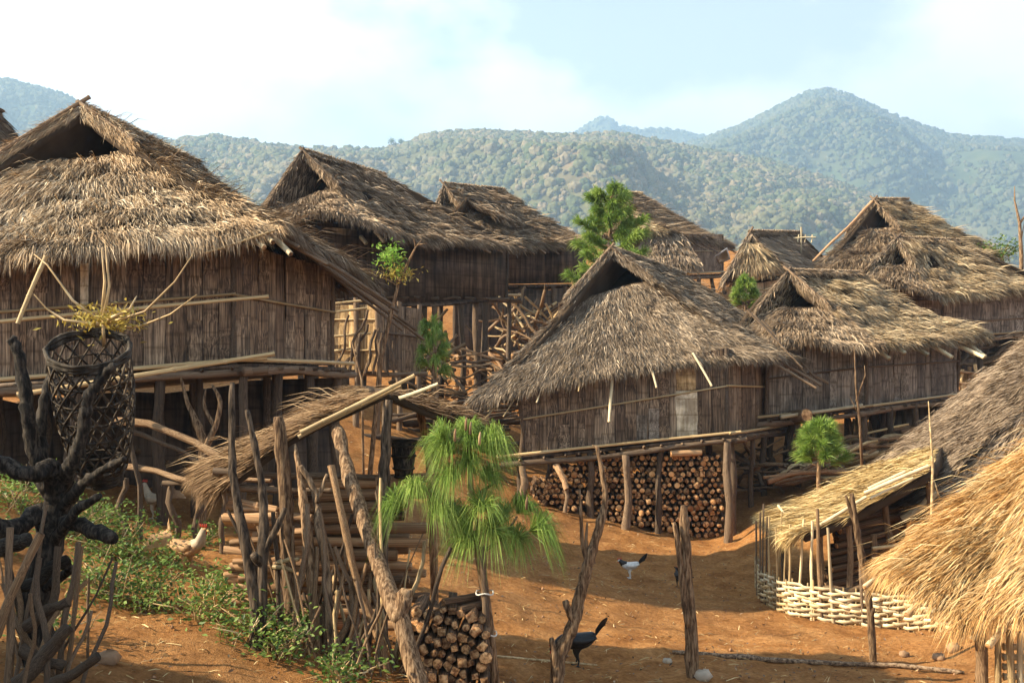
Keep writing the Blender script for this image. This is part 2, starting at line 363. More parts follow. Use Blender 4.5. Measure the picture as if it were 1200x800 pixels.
ground = link('ground', mesh_np('ground', np.stack([X, Y, Z], -1), quads, [4]*len(quads), m, smooth=True), kind='structure')

# ------------------------------------------------------------------ hills, each ridge with its own skyline and depth
def hill(name, sky_pts, D, depth, base, seed, c1, c2, c3, trees, tsize, spur=.16):
    xs = np.array([p[0] for p in sky_pts], float); ys = np.array([p[1] for p in sky_pts], float)
    px = np.linspace(xs[0], xs[-1], 260); top = (400-np.interp(px, xs, ys))/F     # tangent of elevation
    az = (px-600)/F; nt_ = 90; t = np.linspace(0, 1.5, nt_)                        # t=1 is the crest
    A, T = np.meshgrid(az, t); TOP = np.interp(A, az, top)*D+CZ
    prof = np.where(T <= 1, 1-np.clip(1-T, 0, 1)**1.55, 1-.6*np.clip(T-1, 0, 1)**1.2)
    Yd = D-depth+depth*T+0*A
    n = snoise(A*D/depth*3.2, T*2.2, 2.2, seed, 4)
    env = np.clip(T, 0, 1)*np.clip(1-T, 0, 1)*4
    Zh = base+(TOP-base)*prof+spur*(TOP-base)*n*env*.9
    lim = CZ+(TOP-CZ)*Yd/D-(TOP-base)*.035*np.clip((1-T)*6, 0, 1)                 # no spur stands above the skyline
    Zh = np.where(T < 1, np.minimum(Zh, lim), Zh)-tsize*.55
    Xh = A*Yd
    V = np.stack([Xh, Yd, Zh], -1); id_ = np.arange(V.shape[0]*V.shape[1]).reshape(V.shape[:2])
    q = np.stack([id_[:-1, :-1], id_[:-1, 1:], id_[1:, 1:], id_[1:, :-1]], -1).reshape(-1, 4)
    m, nt, b = newmat(name+'_cover', 1, 0)
    tc = nt.nodes.new('ShaderNodeTexCoord')
    a = noise(nt, tc.outputs['Object'], 4.0/depth*1.6, 6, .6); f = noise(nt, tc.outputs['Object'], .035, 5, .7)
    c = ramp(nt, a, [(.38, c1), (.52, c2), (.66, c3)])
    c = mixc(nt, .9, c, ramp(nt, f, [(.3, (.5, .5, .5)), (.65, (1.15, 1.15, 1.15))]), 'MULTIPLY')
    nt.links.new(c, b.inputs['Base Color'])
    link(name, mesh_np(name, V, q, [4]*len(q), m, smooth=True), kind='structure')
    # trees of this slope: points for the forest
    r = np.random.default_rng(seed); k = trees
    i = r.uniform(0, len(px)-1.001, k*2); j = np.sqrt(r.uniform(.05, 1.06, k*2))*(nt_-1)/1.5
    j = np.clip(j, 0, nt_-1.01)
    i0 = i.astype(int); j0 = j.astype(int); fi = (i-i0)[:, None]; fj = (j-j0)[:, None]
    pts = (V[j0, i0]*(1-fi)+V[j0, i0+1]*fi)*(1-fj)+(V[j0+1, i0]*(1-fi)+V[j0+1, i0+1]*fi)*fj
    dens = snoise(i/26, j/9, 1.2, seed+5, 4)
    keep = dens > -.62+r.uniform(-.3, .3, k*2)
    pts = pts[keep][:k]
    pts[:, 2] += tsize*.15
    return pts, np.full(len(pts), tsize)*np.clip(r.lognormal(-.08, .45, len(pts)), .4, 2.0)
HA = hill('hill_forest_near', [(-500, 190), (-200, 182), (60, 172), (200, 165), (250, 158), (300, 163), (350, 169), (400, 171), (450, 172), (480, 166), (505, 156), (560, 152), (610, 155),
     (660, 158), (720, 156), (770, 164), (810, 173), (860, 181), (910, 190), (960, 206), (1000, 221), (1050, 240), (1100, 259), (1160, 283), (1260, 320), (1500, 360)],
     1250, 640, -45, 21, (.15, .12, .06), (.11, .11, .05), (.22, .16, .09), 48000, 5.6)
HB = hill('hill_blue_shoulder', [(-700, 60), (-300, 70), (-100, 78), (0, 91), (40, 99), (80, 113), (120, 133), (160, 150), (220, 176), (300, 205), (420, 240)],
     1600, 660, -40, 33, (.10, .12, .055), (.08, .105, .045), (.17, .15, .08), 14000, 6.5)
HC = hill('hill_peak', [(640, 215), (740, 185), (790, 172), (830, 160), (870, 146), (900, 130), (925, 117), (945, 107), (965, 103), (985, 107), (1010, 116), (1040, 129), (1080, 146),
     (1110, 156), (1140, 160), (1200, 163), (1300, 172), (1500, 200), (1800, 240)],
     2200, 1000, -40, 45, (.09, .11, .05), (.08, .105, .045), (.13, .125, .065), 30000, 7.0)
HD = hill('hill_far_blue', [(420, 210), (560, 175), (640, 158), (675, 153), (692, 141), (700, 136), (716, 135), (722, 146), (745, 149), (790, 150), (840, 162), (960, 180), (1200, 200)],
     2900, 900, -40, 57, (.09, .10, .06), (.08, .10, .05), (.11, .11, .07), 4000, 8)

def forest(name, sets, colours, label):
    pts = np.concatenate([s[0] for s in sets]); sc_ = np.concatenate([s[1] for s in sets])
    me = mesh_np(name, pts, [], [], [], attrs={'size': sc_})
    o = link(name, me, kind='stuff'); o['label'] = label; o['category'] = 'forest'
    m, nt, b = newmat(name+'_leaves', .9, .05)
    oi = nt.nodes.new('ShaderNodeObjectInfo'); tc = nt.nodes.new('ShaderNodeTexCoord')
    c = ramp(nt, oi.outputs['Random'], colours)
    c = mixc(nt, ramp(nt, noise(nt, oi.outputs['Location'], .009, 4, .6), [(.46, (0, 0, 0)), (.6, (.45,)*3)]), c, colours[-1][1])
    c = mixc(nt, ramp(nt, noise(nt, oi.outputs['Location'], .03, 3, .6), [(.5, (0, 0, 0)), (.62, (.6,)*3)]), c, colours[0][1])
    c = mixc(nt, .8, c, ramp(nt, noise(nt, tc.outputs['Object'], 4, 4, .7), [(.3, (.7,)*3), (.65, (1.25,)*3)]), 'MULTIPLY')
    nt.links.new(c, b.inputs['Base Color'])
    ng = bpy.data.node_groups.new(name, 'GeometryNodeTree')
    ng.interface.new_socket('Geometry', in_out='INPUT', socket_type='NodeSocketGeometry')
    ng.interface.new_socket('Geometry', in_out='OUTPUT', socket_type='NodeSocketGeometry')
    n = ng.nodes; L = ng.links.new
    gi, go = n.new('NodeGroupInput'), n.new('NodeGroupOutput')
    ico = n.new('GeometryNodeMeshIcoSphere'); ico.inputs['Radius'].default_value = .5; ico.inputs['Subdivisions'].default_value = 3
    sp = n.new('GeometryNodeSetPosition'); nz = n.new('ShaderNodeTexNoise'); nz.inputs['Scale'].default_value = 2.6; nz.inputs['Detail'].default_value = 2
    sub = n.new('ShaderNodeVectorMath'); sub.operation = 'SUBTRACT'; sub.inputs[1].default_value = (.5, .5, .5)
    scl = n.new('ShaderNodeVectorMath'); scl.operation = 'SCALE'; scl.inputs['Scale'].default_value = .75
    L(ico.outputs[0], sp.inputs[0]); L(nz.outputs['Color'], sub.inputs[0]); L(sub.outputs[0], scl.inputs[0]); L(scl.outputs[0], sp.inputs['Offset'])
    sm = n.new('GeometryNodeSetMaterial'); sm.inputs['Material'].default_value = m; ss = n.new('GeometryNodeSetShadeSmooth'); L(sp.outputs[0], ss.inputs[0]); L(ss.outputs[0], sm.inputs[0])
    ip = n.new('GeometryNodeInstanceOnPoints'); na = n.new('GeometryNodeInputNamedAttribute'); na.data_type = 'FLOAT'; na.inputs['Name'].default_value = 'size'
    rv = n.new('FunctionNodeRandomValue'); rv.data_type = 'FLOAT_VECTOR'; rv.inputs[0].default_value = (-.3, -.3, 0); rv.inputs[1].default_value = (.3, .3, 6.28)
    L(gi.outputs[0], ip.inputs['Points']); L(sm.outputs[0], ip.inputs['Instance']); L(rv.outputs[0], ip.inputs['Rotation'])
    L(na.outputs['Attribute'], ip.inputs['Scale']); L(ip.outputs[0], go.inputs[0])
    md = o.modifiers.new('forest', 'NODES'); md.node_group = ng
    return o
forest('hillside_forest', [HA], [(0, (.06, .078, .034)), (.35, (.095, .108, .05)), (.6, (.125, .125, .062)), (.8, (.165, .14, .08)), (1, (.20, .16, .10))], 'patchy forest on the nearer hill behind the village')
forest('far_forest', [HB, HC, HD], [(0, (.05, .066, .034)), (.5, (.078, .092, .046)), (1, (.12, .115, .065))], 'dense forest on the blue mountains in the distance')

# ------------------------------------------------------------------ haze: one closed box of even air
hb = MB(); hb.box((0, 300, 268), Vector((3400, 0, 0)), Vector((0, 3600, 0)), Vector((0, 0, 352)))
hm = bpy.data.materials.new('haze_air'); hm.use_nodes = True; hm.node_tree.nodes.clear()
pv = hm.node_tree.nodes.new('ShaderNodeVolumePrincipled'); ho = hm.node_tree.nodes.new('ShaderNodeOutputMaterial')
pv.inputs['Color'].default_value = (.48, .72, 1.0, 1); pv.inputs['Density'].default_value = .00043; pv.inputs['Anisotropy'].default_value = .35
hm.node_tree.links.new(pv.outputs[0], ho.inputs['Volume'])
hz = link('haze', hb.mesh('haze', hm), kind='stuff'); hz['label'] = 'pale bluish haze filling the valley air'; hz['category'] = 'haze'

# ------------------------------------------------------------------ unit meshes shared by alike pieces
_cache = {}
def pole_mesh(kind, mat, v):
    """unit pole: length 1 on +z, radius 1.  kinds: straight, crooked, cane, log"""
    key = (kind, mat, v)
    if key in _cache: return _cache[key]
    st = random.getstate(); random.seed(v*31+len(kind)*7); k0 = .02        # built slim, then scaled to radius 1
    b = MB(); k = 7
    if kind == 'cane':
        pts, rad = [], []
        for i in range(6):
            z = i/5
            for dz, rr in ((-.012, .97), (0, 1.16), (.012, .97)):
                if 0 <= z+dz <= 1: pts.append((k0*.25*math.sin(z*3+v), k0*.25*math.cos(z*2+v), z+dz)); rad.append(k0*rr*(1-.12*z))
        b.tube(pts, rad, 8, 0); b.v = [(x/k0, y/k0, z) for x, y, z in b.v]
        me = b.mesh('cane', M[mat], True)
    elif kind == 'log':
        n = [9, 8, 5, 4][v % 4]; pr = [(math.cos(6.283*j/n+v)*R(.8, 1.12), math.sin(6.283*j/n+v)*R(.8, 1.12)) for j in range(n)]
        if v % 4 == 2: pr = [(1.1, 0), (.75, .75), (0, 1.0), (-.6, -.5), (.3, -1.0)]
        if v % 4 == 3: pr = [(1.1, -.3), (.5, .9), (-.9, .5), (-.4, -.9)]
        vs = []; zs = ((0, .86), (.012, 1), (.5, R(.95, 1.05)), (.988, 1), (1, .86))
        for z, s in zs: vs += [(x*s, y*s, z) for x, y in pr]
        b.add(vs, [(i*n+j, i*n+(j+1) % n, (i+1)*n+(j+1) % n, (i+1)*n+j) for i in range(4) for j in range(n)], 0)
        b.f.append(tuple(reversed(range(n)))); b.f.append(tuple(4*n+j for j in range(n))); b.fm += [1, 1]
        me = b.mesh('log', [M[mat], M['cut']])
    else:
        amp = (.55 if kind == 'straight' else 2.0)*k0
        ph = [R(0, 6.28) for _ in range(4)]; pts, rad = [], []
        for i in range(k+1):
            z = i/k; e = math.sin(math.pi*z)
            pts.append((amp*e*(math.sin(3*z+ph[0])+.5*math.sin(9*z+ph[1])), amp*e*(math.sin(3.3*z+ph[2])+.5*math.sin(8*z+ph[3])), z))
            rad.append(k0*(1.08-.22*z)*R(.9, 1.1))
        b.tube(pts, rad, 8, 0, wob=.07); b.v = [(x/k0, y/k0, z) for x, y, z in b.v]
        me = b.mesh(kind, M[mat], True)
    random.setstate(st); _cache[key] = me
    return me
def axis_matrix(p0, p1, r, roll=None):
    p0, p1 = Vector(p0), Vector(p1); d = p1-p0; L = d.length
    q = d.to_track_quat('Z', 'Y').to_matrix().to_4x4()
    return Matrix.Translation(p0) @ q @ Matrix.Rotation(R(0, 6.28) if roll is None else roll, 4, 'Z') @ Matrix.Diagonal((r, r, L, 1))
def pole(root, name, p0, p1, r, mat='pole', kind='straight'):
    return link(name, pole_mesh(kind, mat, random.randrange(5)), root, axis_matrix(p0, p1, r))
def log(root, name, p0, p1, r, mat='logbark', v=None):
    return link(name, pole_mesh('log', mat, random.randrange(8) if v is None else v), root, axis_matrix(p0, p1, r))
def strip_mesh(mat, v):
    key = ('strip', mat, v)
    if key in _cache: return _cache[key]
    st = random.getstate(); random.seed(v*17+3); b = MB(); n = 5; vs = []
    for i in range(n+1):
        z = i/n; w0 = -.5+R(-.035, .035); w1 = .5+R(-.035, .035); y = R(-.25, .25)
        vs += [(w0, 0, z), (w0, -.8+y, z), (w0*.5+w1*.5, -1.1+y, z), (w1, -.8+y, z), (w1, 0, z)]
    fs = [(i*5+j, i*5+j+1, i*5+j+6, i*5+j+5) for i in range(n) for j in range(4)]
    fs += [(4, 3, 2, 1, 0), tuple(n*5+j for j in range(5))]
    b.add(vs, [tuple(reversed(f)) for f in fs]); me = b.mesh('strip', M[mat]); random.setstate(st); _cache[key] = me
    return me

# ------------------------------------------------------------------ thatch
class Patch:
    """bilinear roof patch: s along the top, t down the slope"""
    def __init__(s, TL, TR, BR, BL, bulge=0., sag=0., rough=.05, seed=1, drop=0.):
        s.drop = drop
        s.c = [np.array(v, float) for v in (TL, TR, BR, BL)]; s.bulge, s.sag, s.rough, s.seed = bulge, sag, rough, seed
        n = np.cross(s.c[1]-s.c[0]+s.c[2]-s.c[3], s.c[3]-s.c[0]+s.c[2]-s.c[1]); n /= np.linalg.norm(n)
        s.n = n if n[2] > 0 else -n
        s.w = max(np.linalg.norm(s.c[1]-s.c[0]), np.linalg.norm(s.c[2]-s.c[3])); s.h = max(np.linalg.norm(s.c[3]-s.c[0]), np.linalg.norm(s.c[2]-s.c[1]))
        s.area = .5*(np.linalg.norm(s.c[1]-s.c[0])+np.linalg.norm(s.c[2]-s.c[3]))*.5*(np.linalg.norm(s.c[3]-s.c[0])+np.linalg.norm(s.c[2]-s.c[1]))
    def at(s, u, t, off=0.):
        u = np.asarray(u, float)[..., None]; t = np.asarray(t, float)[..., None]; a, b, c, d = s.c
        p = (a*(1-u)+b*u)*(1-t)+(d*(1-u)+c*u)*t
        h = s.bulge*4*u*(1-u)*t-s.sag*4*t*(1-t)+s.rough*snoise(u*s.w, t*s.h, 1.7, s.seed, 4)+off
        p = p+s.n*h; p[..., 2:3] -= s.drop*(1-(2*u-1)**4)*t; return p
    def down(s, u, t):
        d = s.at(u, np.asarray(t)+.02)-s.at(u, np.asarray(t)-.02); return d/np.linalg.norm(d, axis=-1, keepdims=True)
class Blades:
    def __init__(s): s.V = []; s.rnd = []
    def add(s, p, d, n, L, W, lift, droop, rnd):
        """p root, d direction, n surface normal; bend: lifts, then droops at the tip"""
        k = len(p); L = L[:, None]; W = W[:, None]
        side = np.cross(d, n); side += n*rng.normal(0, .5, (k, 1)); side /= np.linalg.norm(side, axis=1, keepdims=True)
        g = np.array([0, 0, -1.])
        mid = p+d*L*.55+n*lift[:, None]*.75
        tip = p+d*L+n*lift[:, None]+g*droop[:, None]
        v = np.stack([p-side*W*.4, p+side*W*.4, mid-side*W*.5, mid+side*W*.5, tip], 1)
        s.V.append(v); s.rnd.append(rnd)
    def mesh(s, name, mats, simple=False):
        V = np.concatenate(s.V); k = len(V)
        if simple:                                                   # far roofs: one tapering sliver per straw
            V = V[:, [0, 1, 4]]; r = np.repeat(np.concatenate(s.rnd), 3)
            return mesh_np(name, V.reshape(-1, 3), np.arange(k*3), np.full(k, 3), mats, attrs={'rnd': np.clip(r, 0, 1)})
        k = len(V); r = np.repeat(np.concatenate(s.rnd), 5)
        b = (np.arange(k)*5)[:, None]; f = np.concatenate([b+np.array([0, 1, 3, 2]), b+np.array([2, 3, 4])], 1)
        return mesh_np(name, V.reshape(-1, 3), f, np.tile([4, 3], k), mats, attrs={'rnd': np.clip(r, 0, 1)})
def thatch(bl, pt, dens, L=.3, W=.02, lift=.05, rows=0, fringe=1.0, jit=.22, t0=0., tone=.45, clump=.5):
    n = int(pt.area*dens); u = rng.uniform(-.01, 1.01, n); t = rng.uniform(t0, .985, n)
    if rows: t = np.clip((np.floor(t*rows)+rng.beta(4, 1.3, n))/rows-.3/rows, 0, .99)
    def put(u, t, L, lift, droop, tone):
        k = len(u); p = pt.at(u, t, -.01); d = pt.down(u, t); nn = np.tile(pt.n, (k, 1))
        side = np.cross(d, nn)
        cl = snoise(u*pt.w, t*pt.h, 5.5, pt.seed+9, 3)                          # locks of straw lean together
        d = d+side*(rng.normal(0, jit, k)+.22*cl)[:, None]+nn*rng.normal(0.03, .07, k)[:, None]
        d /= np.linalg.norm(d, axis=1, keepdims=True)
        rnd = tone+rng.normal(0, .2, k)+clump*.22*snoise(u*pt.w, t*pt.h, 2.3, pt.seed+4, 3)
        bl.add(p, d, nn, L*rng.uniform(.6, 1.35, k), W*rng.uniform(.6, 1.5, k), lift*rng.uniform(.2, 1.6, k)*(1+.6*cl), droop*rng.uniform(.3, 1.6, k), rnd)
    put(u, t, L, lift, .015, tone)
    ne = int(np.linalg.norm(pt.c[2]-pt.c[3])*dens*.22*fringe)
    if ne:
        for lay in range(2):
            ue = rng.uniform(-.01, 1.01, ne); te = rng.uniform(.9, 1.0, ne)
            put(ue, te, L*.85, lift*.5, L*.3+.05*lay, tone-.06)
    # stray straws that stick out
    ns = int(n*.02); put(rng.uniform(0, 1, ns), rng.uniform(.05, 1, ns), L*1.3, lift*3, .05, tone+.25)
def slab(pt, th, mat, name, ns=26, nt_=16):
    u = np.linspace(0, 1, ns); t = np.linspace(0, 1, nt_); U, T = np.meshgrid(u, t)
    a = pt.at(U, T); b = pt.at(U, T, -th)
    # rounded, ragged lower edge
    V = np.concatenate([a.reshape(-1, 3), b.reshape(-1, 3)]); k = ns*nt_; id_ = np.arange(k).reshape(nt_, ns)
    q = np.stack([id_[:-1, :-1], id_[1:, :-1], id_[1:, 1:], id_[:-1, 1:]], -1).reshape(-1, 4)
    qs = [q, q[:, ::-1]+k]
    rim = np.concatenate([id_[0, :], id_[1:, -1], id_[-1, -2::-1], id_[-2:0:-1, 0]])
    r2 = np.roll(rim, -1); qs.append(np.stack([rim, r2, r2+k, rim+k], -1))
    Q = np.concatenate(qs)
    return V, Q
def slabs_mesh(name, slabs, mat):
    vs, qs, n = [], [], 0
    for V, Q in slabs: vs.append(V); qs.append(Q+n); n += len(V)
    V = np.concatenate(vs); Q = np.concatenate(qs)
    return mesh_np(name, V, Q, [4]*len(Q), mat, attrs={'rnd': np.full(len(V), .22)}, smooth=True)

def house_roof(root, RF, RB, EFL, EFR, EBR, g=.38, mat='th_grey', side_mat=None, dens=900, L=.3, W=.022, lift=.05, set_in=.28, th=.13,
               bulge=.25, sag=.12, rows=0, hip=True, tone=.45, rough=.05, seed=1, rafters=5, rext=.5, rake='pole', gl=None, front_dens=1.0, drop=0., simple=True):
    side_mat = side_mat or mat
    if simple: dens, W, lift = dens*1.7, W*1.4, lift*1.3
    EBL = EFL+(EBR-EFR); ax = (RB-RF).normalized(); out = -ax
    gl = gl or g
    pr = Patch(RF, RB, EBR, EFR, 0, sag, rough, seed); pl = Patch(RB, RF, EFL, EBL, 0, sag, rough, seed+1)
    GL, GR = lerp(RF, EFL, gl), lerp(RF, EFR, g)
    back = Patch(RB, RB, EBL, EBR, .1, sag, rough, seed+2)
    # parts: roof (> thatch, gable panel, rafters)
    sl = [slab(pr, th, None, ''), slab(pl, th, None, ''), slab(back, th, None, '', 10, 8)]
    fr = None
    if hip:
        inn = ax*set_in-Vector((0, 0, .06))
        fr = Patch(GL+inn, GR+inn, EFR+out*.05, EFL+out*.05, bulge, sag*.6, rough, seed+3, drop); sl.append(slab(fr, th, None, ''))
    roof = link('roof', slabs_mesh('roof', sl, M['th_dark']), root)
    bs = Blades()
    thatch(bs, pr, dens, L, W, lift, rows, tone=tone)
    thatch(bs, pl, dens*.15, L, W, lift, rows, tone=tone); thatch(bs, back, dens*.15, L, W, lift, rows, tone=tone)
    link('side_thatch', bs.mesh('side_thatch', M[side_mat], simple), roof, kind='stuff')
    bf = Blades()
    if hip: thatch(bf, fr, dens*front_dens, L, W, lift, rows, tone=tone+.03)
    # straw folded over both rakes and the ridge
    for (a, b, other) in ((RF, GR, EFL), (RF, GL, EFR)):
        n = int((b-a).length*dens*.12); t = rng.uniform(0, 1, n)[:, None]; p = np.array(a)*(1-t)+np.array(b)*t
        dn = np.array((b-a).normalized()); d = dn*rng.uniform(.3, 1, (n, 1))+np.array(out)*rng.uniform(-.15, .35, (n, 1))+rng.normal(0, .14, (n, 3)); d /= np.linalg.norm(d, axis=1, keepdims=True)
        nn = np.tile([0, 0, 1.], (n, 1)); bf.add(p+np.array([0, 0, .02]), d, nn, L*rng.uniform(.5, 1.2, n), W*rng.uniform(.7, 1.3, n), lift*rng.uniform(0, 1, n), .04*rng.uniform(0, 2, n), tone+.15+rng.normal(0, .2, n))
    for (a, b, pt_) in ((RF, GR, pr), (RF, GL, pl)):
        n = int((b-a).length*dens*.28); t = rng.uniform(-.02, 1.1, n)[:, None]; p = np.array(a)*(1-t)+np.array(b)*t-pt_.n*(rng.uniform(-.02, th*.9, (n, 1)))+np.array(out)*rng.uniform(0, .05, (n, 1))
        dn = np.array((b-a).normalized()); d = dn*rng.uniform(.5, 1, (n, 1))+np.array(out)*rng.uniform(0, .25, (n, 1))+np.array([0, 0, -1.])*rng.uniform(0, .18, (n, 1))+rng.normal(0, .07, (n, 3)); d /= np.linalg.norm(d, axis=1, keepdims=True)
        bf.add(p, d, np.tile(np.array(out), (n, 1)), L*.6*rng.uniform(.5, 1.2, n), W*rng.uniform(.7, 1.3, n), lift*.3*rng.uniform(0, 1, n), .03*rng.uniform(0, 2, n), tone-.05+rng.normal(0, .2, n))
    n = int((RB-RF).length*dens*.2); t = rng.uniform(0, 1, n)[:, None]; p = np.array(RF)*(1-t)+np.array(RB)*t
    sd = np.where(rng.uniform(size=(n, 1)) > .5, np.array((EFR-RF).normalized()), np.array((EFL-RF).normalized()))
    d = sd+rng.normal(0, .2, (n, 3)); d /= np.linalg.norm(d, axis=1, keepdims=True)
    bf.add(p-d*L*.3+np.array([0, 0, .05]), d, np.tile([0, 0, 1.], (n, 1)), L*rng.uniform(.6, 1.2, n), W*rng.uniform(.7, 1.3, n), lift*rng.uniform(0, 1.3, n), np.zeros(n), tone+.1+rng.normal(0, .2, n))
    link('front_thatch', bf.mesh('front_thatch', M[mat], simple), roof, kind='stuff')
    # panel deep inside the gablet, its shade painted near-black
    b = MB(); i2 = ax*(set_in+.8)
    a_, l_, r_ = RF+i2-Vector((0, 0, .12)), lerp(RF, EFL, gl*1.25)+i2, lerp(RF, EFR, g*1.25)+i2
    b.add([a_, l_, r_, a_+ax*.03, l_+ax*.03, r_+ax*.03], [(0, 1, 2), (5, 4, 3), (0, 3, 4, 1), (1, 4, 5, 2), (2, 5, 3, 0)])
    link('gable_panel', b.mesh('gable_panel', M['gable_shade']), roof)
    if rake:
        for e, gg in ((EFL, gl), (EFR, g)):
            pole(roof, 'rake_pole', RF+Vector((0, 0, .06))+(RF-e).normalized()*R(.05, .25)+out*.04, lerp(RF, e, gg*1.12)+out*.05+Vector((0, 0, .02)), .035, 'pole', 'cane')
    # rafters under the side slopes, their ends poking past the straw
    for k in range(rafters):
        t = (k+.3+R(-.15, .15))/rafters
        a_, e_ = lerp(RF, RB, t), lerp(EFR, EBR, t); dn = (e_-a_).normalized(); nn = Vector(pr.n)
        pole(roof, 'rafter', lerp(a_, e_, .3)-nn*(th+.05+sag), e_+dn*(rext*R(.4, 1.3))-nn*(th*.6), R(.028, .042), 'pole', 'straight')
    return dict(roof=roof, front=fr, right=pr, left=pl, ax=ax, out=out, GL=GL, GR=GR, EBL=EBL)

def wall(root, p0, p1, h0, h1, sw, mat='wall', strips=True, out=None, split=.35, rails=1, rail_mat='cane', lean=0., vents=()):
    """one side of a house: backing sheet (part) with every bamboo strip on it (sub-parts)"""
    d = p1-p0; d2 = Vector((d.x, d.y, 0)); Lw = d2.length; n = Vector((d2.y, -d2.x, 0)).normalized()
    if n.dot(out) < 0: n = -n
    b = MB(); th = .03; up0, up1 = Vector((0, 0, h0)), Vector((0, 0, h1))
    a = [p0, p1, p1+up1, p0+up0]; b.add(a+[v-n*th for v in a], [(0, 1, 2, 3), (7, 6, 5, 4), (0, 4, 5, 1), (1, 5, 6, 2), (2, 6, 7, 3), (3, 7, 4, 0)])
    w = link('wall', b.mesh('wall', M['back' if strips else mat]), root)
    if not strips: return w
    x = 0.; ang = math.atan2(d.y, d.x)
    if n.dot(Vector((math.sin(ang), -math.cos(ang), 0))) < 0: ang += math.pi; flip = True
    else: flip = False
    while x < Lw-.02:
        wd = min(sw*R(.7, 1.45), Lw-x); t = (x+wd/2)/Lw; base = lerp(p0, p1, t); h = h0+(h1-h0)*t
        cuts = [0., 1.]
        if random.random() < split: cuts = [0., R(.25, .75), 1.]
        for k in range(len(cuts)-1):
            z0 = h*cuts[k]-(.02 if k == 0 else .04); z1 = h*cuts[k+1]
            mt = mat
            if random.random() < .0: mt = 'wall_pale'
            pos = base+Vector((0, 0, z0))+n*(.004+R(0, .016)+.012*k)
            Mx = Matrix.Translation(pos) @ Matrix.Rotation(ang, 4, 'Z') @ Matrix.Rotation(R(-.012, .012), 4, 'Y') @ Matrix.Rotation(R(-.01, .004), 4, 'X') @ Matrix.Diagonal((wd*.97, R(.010, .017), z1-z0, 1))
            link('bamboo_strip', strip_mesh(mt, random.randrange(6)), w, Mx)
        x += wd
    for k in range(rails):
        f = (k+.62)/(rails+.1) if rails > 1 else .55
        q0 = p0+Vector((0, 0, h0*f))+n*.055; q1 = p1+Vector((0, 0, h1*f))+n*.055; dd = (q1-q0).normalized()
        link('rail', pole_mesh('cane', rail_mat, random.randrange(5)), w, axis_matrix(q0-dd*.05, q1+dd*.06, .022))
    return w
